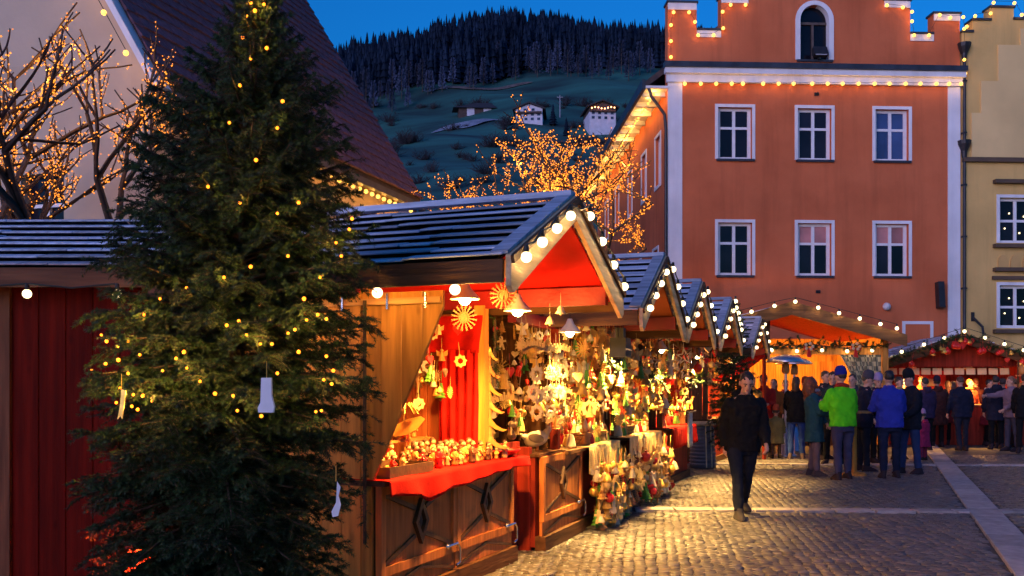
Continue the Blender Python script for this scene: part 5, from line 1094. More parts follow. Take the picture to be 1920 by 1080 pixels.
# ================================================================== TREES
NEED = mat('spruce_needles', (.012, .034, .011), .6, var=.45, scale=5, bump=0, hue=(.028, .066, .019), spec=.3); BARK = mat('spruce_bark', (.075, .045, .028), .9, var=.4, scale=20, bump=.5, bscale=40)
def needles_along(p, q, dens, L, wd, droop=0.2):
    """thin two-faced needles around the segments p->q (arrays n,3)"""
    p, q = np.asarray(p), np.asarray(q); ln = np.linalg.norm(q - p, axis=1); cnt = np.maximum((ln * dens).astype(int), 2)
    idx = np.repeat(np.arange(len(p)), cnt); n = len(idx); t = RNG.random(n)[:, None]; base = p[idx] + (q[idx] - p[idx]) * t
    d = (q - p)[idx] / ln[idx][:, None]; rnd = RNG.normal(size=(n, 3)); side = np.cross(d, rnd); side /= np.linalg.norm(side, axis=1)[:, None] + 1e-9
    nd = side * .85 + d * .62 + np.array([0, 0, .10]); nd /= np.linalg.norm(nd, axis=1)[:, None]; ll = L * RNG.uniform(.7, 1.15, n)[:, None]; wv = np.cross(nd, d); wv /= np.linalg.norm(wv, axis=1)[:, None] + 1e-9
    a, b, c = base - wv * wd, base + wv * wd, base + nd * ll; e = base + nd * ll * .55 + wv * wd * 1.0; f = base + nd * ll * .55 - wv * wd * 1.0
    V = np.stack([a, b, e, c, f], 1).reshape(-1, 3); k = np.arange(n)[:, None] * 5
    return V, np.concatenate([k + np.array([0, 1, 2]), k + np.array([0, 2, 4]), k + np.array([4, 2, 3])])
def stems_mesh(p, q, r0, r1):
    V, Fq = [], []; p, q = np.asarray(p), np.asarray(q); n = len(p); d = q - p; ref = np.where(np.abs(d[:, 2:3]) > .9 * np.linalg.norm(d, axis=1)[:, None], np.array([[1., 0, 0]]), np.array([[0, 0, 1.]])); a = np.cross(d, ref); a /= np.linalg.norm(a, axis=1)[:, None] + 1e-9; b = np.cross(d, a); b /= np.linalg.norm(b, axis=1)[:, None] + 1e-9
    r0 = np.broadcast_to(np.asarray(r0, float), (n,))[:, None]; r1 = np.broadcast_to(np.asarray(r1, float), (n,))[:, None]
    for base, r_ in ((p, r0), (q, r1)):
        for k in range(3): th = 2 * PI * k / 3; V.append(base + a * r_ * math.cos(th) + b * r_ * math.sin(th))
    V = np.stack(V, 1).reshape(-1, 3); k = np.arange(n)[:, None] * 6; return V, np.concatenate([k + np.array(f) for f in ((0, 1, 4, 3), (1, 2, 5, 4), (2, 0, 3, 5))])
def spruce(label, base, top, prof_, nb, twig, dens, L, wd, name='spruce_tree', zmin=.45):
    base, top = Vector(base), Vector(top); t = thing(name, label, 'tree', base); axis = top - base; H = axis.length
    zz_ = np.array([p[0] for p in prof_]); rr_ = np.array([p[1] for p in prof_]); P, Q, R0, R1 = [], [], [], []; TP, TQ = [], []; tips = []
    for i in range(nb):
        f = (i + .5) / nb; h = zmin + (top.z - base.z - zmin - .05) * f ** 1.06; az = i * 2.39996 + random.uniform(-.3, .3); rad = float(np.interp(h, zz_, rr_)) * random.uniform(.85, 1.04); o_ = axis * (h / (top.z - base.z))
        up = .55 * (h / H) + .05; drop_ = -.42 * (1 - h / H); n = 6; prev = np.array(o_); d = np.array([math.cos(az), math.sin(az), 0])
        # branch: leaves rising, then bends down and lifts at the tip
        rise = random.uniform(-.06, .14)
        pts = [np.array(o_) + d * rad * k / n + np.array([0, 0, rad * (up * (k / n) + drop_ * (k / n) ** 2 * 1.6 + .12 * (k / n) ** 4 + rise * k / n)]) for k in range(n + 1)]
        for k in range(n):
            P.append(pts[k]); Q.append(pts[k + 1]); R0.append(.012 * (1 - k / n) + .003); R1.append(.012 * (1 - (k + 1) / n) + .003)
            if k >= 1:
                for s in range(twig):
                    tt = (k + random.random()) / n; c = pts[k] + (pts[k + 1] - pts[k]) * random.random(); sd = random.choice((-1, 1)); tl = rad * (.36 * (1 - tt * .62)) * random.uniform(.6, 1.15)
                    perp = np.array([-d[1], d[0], 0]) * sd; dv = perp * .8 + d * .75 + np.array([0, 0, random.uniform(-.75, .25)]); dv /= np.linalg.norm(dv); e1 = c + dv * tl * .55; e2 = e1 + (dv + np.array([0, 0, -.22])) * tl * .5
                    TP += [c, e1]; TQ += [e1, e2]
                    if random.random() < .55 and tl > .08:
                        for s2 in (-1, 1): dv2 = dv * .7 + s2 * np.cross(dv, [0, 0, 1]) * .6; TP.append(e1); TQ.append(e1 + dv2 * tl * .4)
            elif k == 0: pass
        TP.append(pts[-2]); TQ.append(pts[-1]); TP.append(pts[-3]); TQ.append(pts[-2]); TP.append(pts[-4]); TQ.append(pts[-3]); tips.append((Vector(pts[-1]), Vector(pts[-2]), h))
    V, Fq = needles_along(TP, TQ, dens, L, wd); link('crown', bigmesh('crown', V, Fq, NEED), t)
    V1, F1 = stems_mesh(P, Q, R0, R1); V2, F2 = stems_mesh(TP, TQ, .0022, .0012); link('branches', bigmesh('branches', np.concatenate([V1, V2]), np.concatenate([F1, F2 + len(V1)]), BARK), t)
    MB().tube([Vector((0, 0, 0)), axis * .5, axis * .98], [.055 * H / 3.5, .035 * H / 3.5, .006], 9).build('trunk', BARK, t); return t, tips
SP, tips = spruce('big dark spruce with yellow lamps in front of the nearest hut', (-1.52, 4.95, .0), (-1.25, 4.95, 3.62), [(.3, .52), (.55, .63), (1.0, .69), (1.6, .70), (2.0, .66), (2.4, .57), (2.8, .43), (3.1, .23), (3.6, .04)], 430, 7, 620, .020, .0012)
# little lamps in the spruce
E_TREE = emit('tree_lamp_glow', (1, .22, .010), 1.6)
TL = [(190, 628), (200, 640), (222, 650), (172, 695), (198, 682), (222, 675), (240, 640), (305, 695), (262, 665), (345, 660), (330, 672), (403, 738), (437, 742), (425, 610), (448, 602), (462, 628), (488, 645), (510, 645), (540, 625), (553, 618), (575, 600), (596, 590), (612, 598), (625, 695), (622, 720), (607, 712), (603, 770), (592, 772), (612, 668), (445, 770), (490, 780), (375, 715), (350, 690), (225, 728), (250, 740), (268, 742), (218, 755), (247, 762), (258, 768), (285, 752), (240, 700), (560, 660), (520, 700), (570, 560), (600, 520), (640, 480), (655, 430), (660, 410), (630, 455), (540, 480), (470, 500), (420, 520), (350, 540), (300, 560), (270, 590), (520, 400), (560, 380), (450, 380), (390, 350), (480, 300), (520, 240), (430, 230), (530, 190), (450, 160), (470, 110), (500, 90), (455, 70), (478, 20), (495, 8), (462, 30), (470, 5)]
pts = []
for px, py in TL:
    z = CAMZ + (HOR - py) / F * 4.6; r_ = float(np.interp(z, [p[0] for p in [(.3, .60), (1.0, .80), (1.6, .78), (2.0, .70), (2.4, .56), (2.8, .42), (3.1, .22), (3.6, .04)]], [.52, .69, .70, .66, .57, .43, .23, .04])); cx = -1.52 + .27 * z / 3.62
    x = (px - 960) / F * 4.6; dx = max(-1, min(1, (x - cx) / max(r_, .05))); y = 4.95 - math.sqrt(max(0, 1 - dx * dx)) * r_ * .92
    pts.append(at(px, py, y))
light_string('tiny golden lamps wound through the big spruce', pts, .0085, .5, None, E_TREE, (1, .52, .08), False, 0, False)
# things hung in the spruce
def hung(name, label, pos, poly, m, th=.006):
    o = thing(name, label, 'ornament', pos, random.uniform(-.3, .3)); MB().prism(poly, -th, th).build('cutout', m, o); MB().tube([(0, 0, poly_top(poly)), (0, 0, poly_top(poly) + .07)], .0015, 4).build('thread', STRAW, o); return o
def poly_top(p): return max(q[1] for q in p)
PAPW = mat('white_paper', (.68, .64, .66), .7, var=.08)
hung('boot_ornament', 'white boot-shaped paper ornament on the spruce', at(500, 742, 4.12), [(-.022, .075), (.022, .075), (.024, .0), (.036, -.045), (.032, -.07), (-.035, -.07), (-.038, -.05), (-.026, -.03)], PAPW)
hung('ribbon_ornament', 'yellow forked ribbon hanging at the left of the spruce', at(228, 760, 4.35), [(.0, .07), (.02, .065), (.012, .0), (.004, -.06), (-.005, -.045), (-.018, -.062), (-.006, .0)], GOLD, .003)
hung('boot_ornament', 'white paper ornament low at the right of the spruce', at(630, 938, 4.45), [(.005, .085), (.02, .06), (.012, .02), (.022, -.02), (.01, -.07), (-.015, -.075), (-.02, -.05), (.0, -.01)], PAPW)
# tub and red lantern at its foot
tub = thing('wooden_tub', 'pale rimmed wooden tub holding the spruce', 'tub', (-1.52, 4.95, 0)); MB().lathe([(.22, 0), (.27, .42), (.24, .42), (.2, .05)], 18).build('staves', W_DARK, tub); MB().lathe([(.275, .40), (.295, .40), (.295, .47), (.25, .48), (.25, .42)], 18).build('rim', mat('pale_rim', (.5, .42, .34), .7), tub); MB().lathe([(.24, .38), (.02, .40)], 14).build('soil', BROWN, tub)
rl = thing('red_lantern', 'glowing red lantern low behind the spruce skirt', 'lantern', (-1.98, 5.25, 0)); MB().lathe([(.08, 0), (.09, .03), (.03, .05), (.025, .42), (.07, .45)], 12).build('stand', BLACK, rl); MB().lathe([(.06, .46), (.075, .50), (.075, .60), (.05, .64)], 14).build('glass', emit('red_lantern_glow', (1, .06, .01), 6), rl, True); MB().lathe([(.075, .645), (.05, .69), (.01, .71)], 12).build('cap', BLACK, rl)
lamp_light((-.05, -.14, .56), 26, rl, (1, .05, .01), .05, 'lantern_light')
# fir garlands (needles along a line)
def garland(label, pts, r_, dens=260, L=.05, wd=.004, group='fir garlands'):
    o = thing('fir_garland', label, 'garland', pts[0], 0, group); p0 = Vector(pts[0]); q = [np.array(Vector(p) - p0) for p in pts]; P, Q = [], []
    for a, b in zip(q[:-1], q[1:]):
        n = max(int(np.linalg.norm(b - a) / .03), 2)
        for k in range(n):
            c = a + (b - a) * k / n + RNG.normal(0, r_ * .25, 3); P.append(c); Q.append(c + RNG.normal(0, r_ * .8, 3) + (b - a) / np.linalg.norm(b - a) * .04)
    V, Fq = needles_along(P, Q, dens, L, wd); link('needles', bigmesh('needles', V, Fq, NEED), o); MB().tube([Vector(p) - p0 for p in pts], .012, 5).build('core', BARK, o); return o
garland('thick fir garland across the pavilion opening', [PVM @ Vector((-2.4 + .4 * i, -.14, 2.50 - .03 * (i % 2))) for i in range(13)], .11, 300, .07, .005)
garland('fir garland along the red food stall gable', [RSM @ Vector((x, -.60, RE + .02 + (RR - RE) * (1 - abs(x) / (RW + .25)))) for x in (-1.9, -1.4, -.9, -.4, 0, .4, .9, 1.4, 1.9)], .10, 260, .07, .005)
garland('dark fir garland hanging down the pine wall edge of the nearest hut', [Wd(HA, -.06, .03, z) for z in (2.05, 1.6, 1.2, .9, .5)], .028, 420, .026, .0016)
garland('fir garland down the post beside the nearest hut', [Wd(HA, 1.95, -.02, z) for z in (2.05, 1.8, 1.5)], .05, 300, .04, .003)
garland('fir swag hanging from the third hut beam', [Wd(HC, .1 + .35 * i, -.30, 1.72 - .12 * math.sin(PI * i / 5)) for i in range(6)], .07, 200, .05, .004); garland('fir swag hanging from the fourth hut beam', [Wd(HD, .1 + .35 * i, -.30, 1.72 - .12 * math.sin(PI * i / 5)) for i in range(6)], .08, 200, .05, .004)
garland('fir swag hanging from the second hut beam', [Wd(HB, .9 + .2 * i, -.28, 1.80 - .10 * math.sin(PI * i / 5)) for i in range(6)], .06, 200, .05, .004)
# small lit fir between the fourth and last huts
sf, tips2 = spruce('small lamp-hung fir standing between the fourth and last huts', (3.93, 17.55, 0), (3.95, 17.55, 3.05), [(.3, .40), (1.2, .52), (2.0, .36), (2.6, .20), (3.0, .05)], 120, 3, 130, .05, .004, 'fir_tree')
light_string('globe lamps hung on the small fir', [at(px, py, 17.1) for px, py in ((1379, 565), (1373, 582), (1384, 587), (1367, 596), (1362, 613), (1388, 608), (1351, 633))], .04, 1.5, 'globe lamps on the hut gables', sag=.02)
# ------------------------------------------------------------------ bare trees wound with lamps
TW = mat('bare_branch', (.06, .038, .03), .9, var=.3, scale=10, bump=.3)
def bare_tree(label, base, H, spread, seed, nl, rb, lightlabel, power, nlights, trunk=.22, lean=(0, 0), zl=0, fork=.33, levels=5, xmax=99, zmax=99):
    r_ = random.Random(seed); t = thing('bare_tree', label, 'tree', base); P, Q, R0, R1 = [], [], [], []; ends = []
    def grow(p, d, L, rad, lv):
        if p.x + d.x * L > xmax: d = Vector((-abs(d.x), d.y, d.z + .2)).normalized()
        if p.z + d.z * L > zmax: d = Vector((d.x, d.y, -.1)).normalized()
        n = 3
        for k in range(n):
            d2 = (d + Vector((r_.uniform(-1, 1), r_.uniform(-1, 1), r_.uniform(-.5, .9))) * .17).normalized(); q = p + d2 * L / n; a, b = rad * (1 - .25 * k / n), rad * (1 - .25 * (k + 1) / n); P.append(np.array(p)); Q.append(np.array(q)); R0.append(a); R1.append(b)
            if lv >= 2: ends.append((p.copy(), q.copy(), lv))
            if lv >= 3 and lv < levels and r_.random() < .5: grow(q, (d2 + Vector((r_.uniform(-1, 1), r_.uniform(-1, 1), r_.uniform(-.4, .8))) * .9).normalized(), L * .5, rad * .4, lv + 1)
            p, d = q, d2
        if lv < levels:
            for k in range(3 if lv < 3 else 2):
                v = Vector((r_.uniform(-1, 1) * spread, r_.uniform(-1, 1) * spread, r_.uniform(-.15, .8))); grow(p, (d * .75 + v).normalized(), L * r_.uniform(.62, .85), rad * .62, lv + 1)
    th = H * fork; tp = Vector((lean[0], lean[1], th)); MB().tube([(0, 0, -.1), tp * .5 + Vector((.05, 0, 0)), tp], [trunk * 1.3, trunk, trunk * .9], 10).build('trunk', TW, t)
    for k in range(5): a = 2 * PI * k / 5 + r_.random(); grow(tp - Vector((0, 0, .1)), Vector((math.cos(a) * spread, math.sin(a) * spread, 1.0)).normalized(), H * .25, trunk * .5, 1)
    V, Fq = stems_mesh(P, Q, R0, R1); link('crown', bigmesh('crown', V, Fq, TW), t)
    ls = thing('fairy_lights', lightlabel, 'string lights', base); OV = np.array([(1, 0, 0), (-1, 0, 0), (0, 1, 0), (0, -1, 0), (0, 0, 1), (0, 0, -1)], float); OF = np.array([(0, 2, 4), (2, 1, 4), (1, 3, 4), (3, 0, 4), (2, 0, 5), (1, 2, 5), (3, 1, 5), (0, 3, 5)]); V, Fq = [], []; c_ = []
    for i in range(nl):
        a, b, lv = r_.choice(ends); c = a + (b - a) * r_.random() + Vector((r_.uniform(-.04, .04), r_.uniform(-.04, .04), r_.uniform(-.04, .04))); V.append(OV * rb * r_.uniform(.6, 1.25) + np.array(c)); Fq.append(OF + 6 * i); c_.append(c)
    tag(link('bulbs', bigmesh('bulbs', np.concatenate(V), np.concatenate(Fq), E_SMALL), ls), kind='stuff')
    for i in range(nlights): lamp_light(r_.choice(c_), power, ls, (1, .45, .10), .05, 'fairy_light')
    return t
bare_tree('bare tree with lamp-wound branches beside the orange house', (.95, 21.6, 0), 6.9, 1.25, 11, 6000, .0145, 'dense amber fairy lights wound over the bare tree beside the orange house', 16, 16, .16, fork=.42, xmax=2.3, zmax=6.9)
bare_tree('bare tree with lamp-wound branches at the far left', (-6.1, 12.4, 0), 6.4, .85, 5, 4500, .012, 'dense amber fairy lights wound over the bare tree at the far left', 7, 10, .20, levels=5)
bare_tree('small lamp-wound bare tree by the cream house eave', (-2.75, 17.4, 0), 4.6, .55, 23, 1200, .013, 'amber fairy lights over the small bare tree by the cream house', 7, 8, .10, levels=4)
# ================================================================== VISITORS
SKIN = mat('skin', (.52, .27, .18), .5, var=.08, scale=10, bump=.03)
JOBS = []
WRINK = bpy.data.textures.new('wrinkles', 'CLOUDS'); WRINK.noise_scale = .085; WRINK.noise_depth = 2
def remesh_later(mb, name, m, parent, voxel, smooth=3, dec=.35):
    me = bpy.data.meshes.new(name); me.from_pydata(mb.v, [], mb.f); me.materials.append(m)
    bm = bmesh.new(); bm.from_mesh(me); bmesh.ops.recalc_face_normals(bm, faces=bm.faces[:]); bm.to_mesh(me); bm.free()
    o = bpy.data.objects.new(name, me); COL.objects.link(o); o.parent = parent
    r_ = o.modifiers.new('r', 'REMESH'); r_.mode = 'VOXEL'; r_.voxel_size = voxel; r_.use_smooth_shade = True
    s_ = o.modifiers.new('s', 'SMOOTH'); s_.iterations = smooth; s_.factor = .5
    if name in ('jacket', 'trousers'):
        dm = o.modifiers.new('w', 'DISPLACE'); dm.texture = WRINK; dm.texture_coords = 'LOCAL'; dm.strength = .042 if name == 'jacket' else .030; dm.mid_level = .5
    if dec < 1: d_ = o.modifiers.new('d', 'DECIMATE'); d_.ratio = dec
    JOBS.append(o); return o
def flush_jobs():
    bpy.context.view_layer.update(); dg = bpy.context.evaluated_depsgraph_get()
    for o in JOBS:
        me = bpy.data.meshes.new_from_object(o.evaluated_get(dg)); o.modifiers.clear(); o.data = me
        me.polygons.foreach_set('use_smooth', [True] * len(me.polygons))
    JOBS.clear()
def loft(mb, rings, n=14):
    """rings: (centre, half width, half depth)"""
    b0 = len(mb.v)
    for c, a, b in rings:
        for k in range(n):
            t = 2 * PI * k / n; cs, sn = math.cos(t), math.sin(t); e = .8
            mb.v.append((c[0] + a * math.copysign(abs(cs) ** e, cs), c[1] + b * math.copysign(abs(sn) ** e, sn), c[2]))
    for i in range(len(rings) - 1):
        for k in range(n): mb.f.append((b0 + i * n + k, b0 + i * n + (k + 1) % n, b0 + (i + 1) * n + (k + 1) % n, b0 + (i + 1) * n + k))
    mb.f.append(tuple(b0 + k for k in range(n))[::-1]); mb.f.append(tuple(b0 + (len(rings) - 1) * n + k for k in range(n))); return mb
def cloth(name, col): return mat(name, col, .85, var=.16, scale=6, bump=.25, bscale=14, spec=.12)
def person(label, x, y, yaw, h=1.75, jacket=(.02, .02, .025), trousers=(.02, .025, .05), shoes=(.03, .025, .025), hair=(.03, .02, .015), legs=((3, 2), (-3, 2)), arms=((8, 12, 20), (8, 12, 20)),
           hem=.78, hat=None, hatcol=(.02, .02, .02), scarf=None, hairstyle='short', lean=0.0, head=(0, 0), build=1.0, child=False, voxel=.0095, hood=False, group='visitors at the market', dress=False, bag=None, face=False):
    """faces local -Y; legs: (thigh forward, knee bend); arms: (shoulder forward, out, elbow bend) in degrees"""
    o = thing('person', label, 'person', (x, y, 0), yaw, group); k = h / 1.75; hs = 1.28 if child else 1.0; o.scale = (k,) * 3
    head = (head[0] + random.uniform(-22, 22), head[1] + random.uniform(-4, 12)); lean += random.uniform(-2, 4)
    body, jk, tr = MB(), MB(), MB(); hipz = .90 if not child else .80; joints = []
    for s, (p, b) in zip((-1, 1), legs):
        p_, q_ = R(p), R(p - b); hp = Vector((s * .095, 0, hipz)); tl = (hipz - .085) * .515; sl_ = (hipz - .085) * .485
        kn = hp + Vector((s * .035, -math.sin(p_), -math.cos(p_))) * tl; an = kn + Vector((s * .030, -math.sin(q_), -math.cos(q_))) * sl_; joints.append((hp, kn, an))
    dz = .085 - min(j[2].z for j in joints)
    U = Vector((0, 0, dz)); sp = Matrix.Translation(Vector((0, 0, hipz)) + U) @ Matrix.Rotation(R(lean), 4, 'X') @ Matrix.Translation(Vector((0, 0, -hipz)))
    lean_m = Matrix.Rotation(R(lean), 3, 'X')
    up = .52 if not child else .46       # hip to shoulder
    T = lambda v: sp @ Vector(v)
    w = build
    # torso of body and jacket
    tz = [hipz - .06, hipz + .04, hipz + .16, hipz + .30, hipz + .42, hipz + up, hipz + up + .05]
    bw_ = [(.155, .105), (.16, .11), (.135, .095), (.15, .11), (.165, .11), (.135, .085), (.06, .06)]
    loft(body, [(T((0, 0, z)), a * .92 * w, b * .92) for z, (a, b) in zip(tz, bw_)])
    loft(tr, [(T((0, .005, z)), a * 1.06 * w, b * 1.10) for z, (a, b) in zip((hipz - .14, hipz - .06, hipz + .04, hipz + .12), ((.14, .10), (.165, .115), (.165, .118), (.15, .105)))])
    jz = [hem, (hem + hipz + .1) / 2, hipz + .14, hipz + .30, hipz + .42, hipz + up - .02, hipz + up + .035]; fl_ = 1.0 + max(0, .78 - hem) * .55
    jw = [(.185 * fl_, .135 * fl_), (.182, .135), (.172, .128), (.185, .140), (.190, .135), (.145, .105), (.080, .082)]
    loft(jk, [(T((0, .005, z)), a * w * 1.09, b * 1.12) for z, (a, b) in zip(jz, jw)])
    if hood: loft(jk, [(T((0, .075, hipz + up - .03)), .11, .07), (T((0, .095, hipz + up + .04)), .12, .075), (T((0, .08, hipz + up + .10)), .09, .05)])
    else: loft(jk, [(T((0, .01, hipz + up - .02)), .10, .095), (T((0, .012, hipz + up + .04)), .085, .088), (T((0, .014, hipz + up + .075)), .080, .084)])
    # limbs
    for s, (hp, kn, an) in zip((-1, 1), joints):
        hp, kn, an = hp + U, kn + U, an + U
        body.tube([hp, (hp + kn) / 2, kn, kn + (an - kn) * .35, an], [.075, .066, .048, .048, .034], 10)
        tr.tube([hp + Vector((0, 0, .03)), hp + (kn - hp) * .3, kn, kn + (an - kn) * .4, an + Vector((0, 0, .02))], [.092 * w, .088 * w, .064, .062, .056], 12)
        tr.ball(hp, (.10 * w, .115, .10), 12, 8)
        ft = an + Vector((s * .015, -.10, -.045)); body.tube([an, an + Vector((0, .0, -.04)), ft], [.034, .034, .022], 8)
        sh = MB(); az = an.z; pit = 0
        loft(sh, [((an.x + s * .012, an.y - .045, az - .085), .046, .135), ((an.x + s * .012, an.y - .05, az - .060), .050, .142), ((an.x + s * .010, an.y - .035, az - .030), .046, .115), ((an.x, an.y + .01, az + .02), .044, .055), ((an.x, an.y + .005, az + .05), .042, .05)], 14)
        sh.build('shoe', cloth('shoe_%.2f_%.2f' % (shoes[0], shoes[2]), shoes), o, True)
    for s, (p, out, eb) in zip((-1, 1), arms):
        shd = T((s * .165 * w, 0, hipz + up - .055)); d1 = lean_m @ Vector((s * math.sin(R(out)), -math.sin(R(p)) * math.cos(R(out)), -math.cos(R(p)) * math.cos(R(out)))); ul, fl2 = (.285, .25) if not child else (.24, .20)
        el = shd + d1 * ul; inw = -s * .45 * min(1, eb / 60); d2 = lean_m @ Vector((s * math.sin(R(out)) * .5 + inw, -math.sin(R(p + eb)), -math.cos(R(p + eb)))); d2.normalize(); wr = el + d2 * fl2
        body.tube([shd, (shd + el) / 2, el, el + (wr - el) * .3, wr], [.05, .044, .036, .038, .024], 9)
        jk.tube([shd - d1 * .01, (shd + el) / 2, el, el + (wr - el) * .35, wr - d2 * .015], [.076, .074, .064, .062, .050], 10); jk.ball(shd, (.070, .074, .066), 10, 7)
        # hand: palm, four bent fingers, thumb from the side of the palm
        side = Vector((0, -1, 0)) if abs(d2.y) < .6 else Vector((0, 0, 1)); side = (side - d2 * side.dot(d2)).normalized(); nrm = d2.cross(side).normalized() * (-s)
        body.tube([wr - d2 * .01, wr + d2 * .04, wr + d2 * .085], [.022, .027, .024], 9)
        for fi, (of_, L_) in enumerate(((-.027, .060), (-.009, .072), (.009, .068), (.026, .052))):
            a = wr + d2 * .078 + side * of_; b = a + (d2 * .8 - nrm * .45) * L_ * .55; c = b + (d2 * .35 - nrm * .8) * L_ * .5; body.tube([a, b, c], [.0105, .0098, .008], 6)
        a = wr + d2 * .03 + side * -.024; body.tube([a, a + (side * -.6 + d2 * .6) * .035, a + (side * -.5 + d2 * .9 - nrm * .4) * .06], [.012, .0105, .008], 6)
    # head and neck
    nk = T((0, .005, hipz + up + .02)); hm_ = lean_m @ Euler((R(head[1]), 0, R(head[0]))).to_matrix(); nb = T((0, -.006, hipz + up + .055)); HZ = .135 * hs
    G = lambda v: nb + hm_ @ (Vector(v) * hs)
    body.tube([nk - Vector((0, 0, .03)), nb, G((0, -.01, .05))], [.062, .056, .054], 10)
    hl_ = hm_.to_euler()
    body.ball(G((0, .008, .15)), (.074 * hs, .092 * hs, .098 * hs), 14, 10, hl_); body.ball(G((0, -.022, .085)), (.056 * hs, .062 * hs, .070 * hs), 12, 8, hl_)
    body.tube([G((0, -.080, .150)), G((0, -.098, .118)), G((0, -.082, .106))], [.009, .014, .010], 7); body.ball(G((0, -.075, .045)), (.026 * hs, .018 * hs, .018 * hs), 8, 6)
    for s in (-1, 1): body.ball(G((s * .076, .01, .125)), (.010 * hs, .020 * hs, .030 * hs), 8, 6, hl_)
    remesh_later(body, 'body', SKIN, o, voxel * .8, 2, .35)
    remesh_later(jk, 'jacket', cloth('coat_%.2f_%.2f_%.2f' % jacket, jacket), o, voxel * 1.2, 4, .4); remesh_later(tr, 'trousers', cloth('trousers_%.2f_%.2f_%.2f' % trousers, trousers), o, voxel * 1.2, 4, .4)
    ey = MB()
    for s in (-1, 1): ey.ball(G((s * .030, -.076, .135)),   .0075 * hs, 8, 6)
    ey.build('eyes', mat('eye_dark', (.03, .02, .02), .2, bump=0), o, True); MB().ball(G((0, -.081, .075)), (.022 * hs, .006, .006 * hs), 8, 5, hl_).build('mouth', mat('lips', (.34, .12, .10), .5, bump=0), o, True)
    br_ = MB()
    for s in (-1, 1): br_.tube([G((s * .014, -.083, .156)), G((s * .032, -.080, .160)), G((s * .050, -.066, .154))], .0045, 5)
    hmat = mat('hair_%.2f_%.2f' % (hair[0], hair[2]), hair, .55, var=.35, scale=30, bump=.5, bscale=60, stretch=(1, 1, .3)); br_.build('eyebrows', hmat, o)
    hr = MB()
    if hairstyle == 'curly':
        hr.ball(G((0, .030, .155)), (.10, .10, .105), 14, 10, hl_); hr.tube([G((0, .06, .15)), G((0, .085, .02)), G((0, .08, -.14))], [.10, .12, .10], 12)
        for i in range(120):
            a = random.uniform(0, 2 * PI); z = random.uniform(-.16, .23); q = .10 + .075 * max(0, (.16 - z) / .32); xx, yy = q * math.cos(a), .035 + q * math.sin(a) * .9
            if z > .14: q2 = math.sqrt(max(0.05, 1 - ((z - .1) / .15) ** 2)); xx *= q2; yy = .03 + (yy - .03) * q2
            if yy < -.045 and z < .2: continue
            hr.ball(G((xx, yy, z)), random.uniform(.022, .038), 6, 4)
    else:
        hr.ball(G((0, .024, .165)), (.079 * hs, .089 * hs, .090 * hs), 16, 10, hl_)
        for i in range(70): a = random.uniform(0, 2 * PI); e = random.uniform(.3, 1.4); hr.ball(G((.075 * math.cos(a) * math.cos(e), .022 + .085 * math.sin(a) * math.cos(e), .176 + .080 * math.sin(e))), random.uniform(.008, .017) * hs, 6, 4)
        if hairstyle == 'long': hr.tube([G((0, .05, .20)), G((0, .085, .10)), G((0, .085, -.06))], [.07, .085, .06], 10)
    remesh_later(hr, 'hair', hmat, o, .008, 1, .4)
    if hat:
        hb_ = MB(); pr = [(.090, .0), (.094, .02), (.093, .045), (.0905, .05), (.088, .09), (.070, .13), (.036, .152), (.004, .157)]
        b0 = len(hb_.v); hb_.lathe([(r_ * hs, z * hs) for r_, z in pr], 20, (0, 0, 0), .93, 1.06); hb_.v = [tuple(nb + hm_ @ (Vector(v) + Vector((0, .016, .168)) * hs)) for v in hb_.v]
        hb_.build('hat', cloth('hat_%.2f_%.2f_%.2f' % hatcol, hatcol), o, True)
        if hat == 'pom': MB().ball(G((0, .016, .34)), .035 * hs, 10, 7).build('pompom', BONE, o, True)
    if scarf:
        sc = MB(); sc.tube([T((.082 * math.cos(a), .003 + .082 * math.sin(a), hipz + up + .055 + .01 * math.sin(2 * a))) for a in np.linspace(0, 2 * PI, 15)], .036, 8, False); sc.build('scarf', cloth('scarf_%.2f_%.2f' % (scarf[0], scarf[2]), scarf), o, True)
    if bag:
        bg_ = thing('shoulder_bag', bag[1], 'bag', Matrix.Translation((x, y, 0)) @ Matrix.Rotation(yaw, 4, 'Z') @ Vector((.25, .0, .72)), yaw); MB().lathe([(.09, 0), (.12, .02), (.12, .22), (.09, .26)], 12, (0, 0, 0), 1, .5).build('pouch', cloth('bag_%.2f' % bag[0][0], bag[0]), bg_, True); MB().tube([(-.06, 0, .25), (-.07, 0, .65), (.0, 0, .70)], .012, 5).build('strap', BLACK, bg_)
    return o
NAVY = (.012, .014, .03); DK = (.008, .008, .010); JEAN = (.02, .035, .10)
g2 = lambda px, fy: ((px - 960) / F * (F * CAMZ / (fy - HOR)), F * CAMZ / (fy - HOR))
# the man walking towards us
x, y = g2(1392, 970)
person('man in black jacket and dark jeans walking towards us, looking down', x, y, R(6), 1.74, DK, (.010, .013, .024), (.045, .04, .04), (.02, .014, .01), ((20, 6), (-18, 12)), ((-14, 9, 22), (16, 10, 30)), .80, lean=7, head=(-18, 16), voxel=.007, hood=True, build=1.05)
x, y = g2(1527, 893); person('woman with long curly auburn hair in a teal coat', x, y, R(75), 1.70, (.015, .06, .085), (.12, .085, .105), (.05, .04, .05), (.13, .035, .014), ((4, 3), (-3, 2)), ((20, 8, 55), (10, 8, 30)), .60, hairstyle='curly', head=(10, -12), scarf=(.2, .2, .26))
x, y = g2(1580, 900); person('person in a bright green fleece with blue hat and red scarf', x, y, R(192), 1.80, (.10, .60, .012), (.050, .045, .085), (.03, .02, .025), hair=(.03, .02, .015), legs=((5, 2), (-4, 3)), arms=((18, 16, 40), (30, 12, 85)), hem=.84, hat='beanie', hatcol=(.015, .02, .20), scarf=(.35, .03, .02), build=1.06)
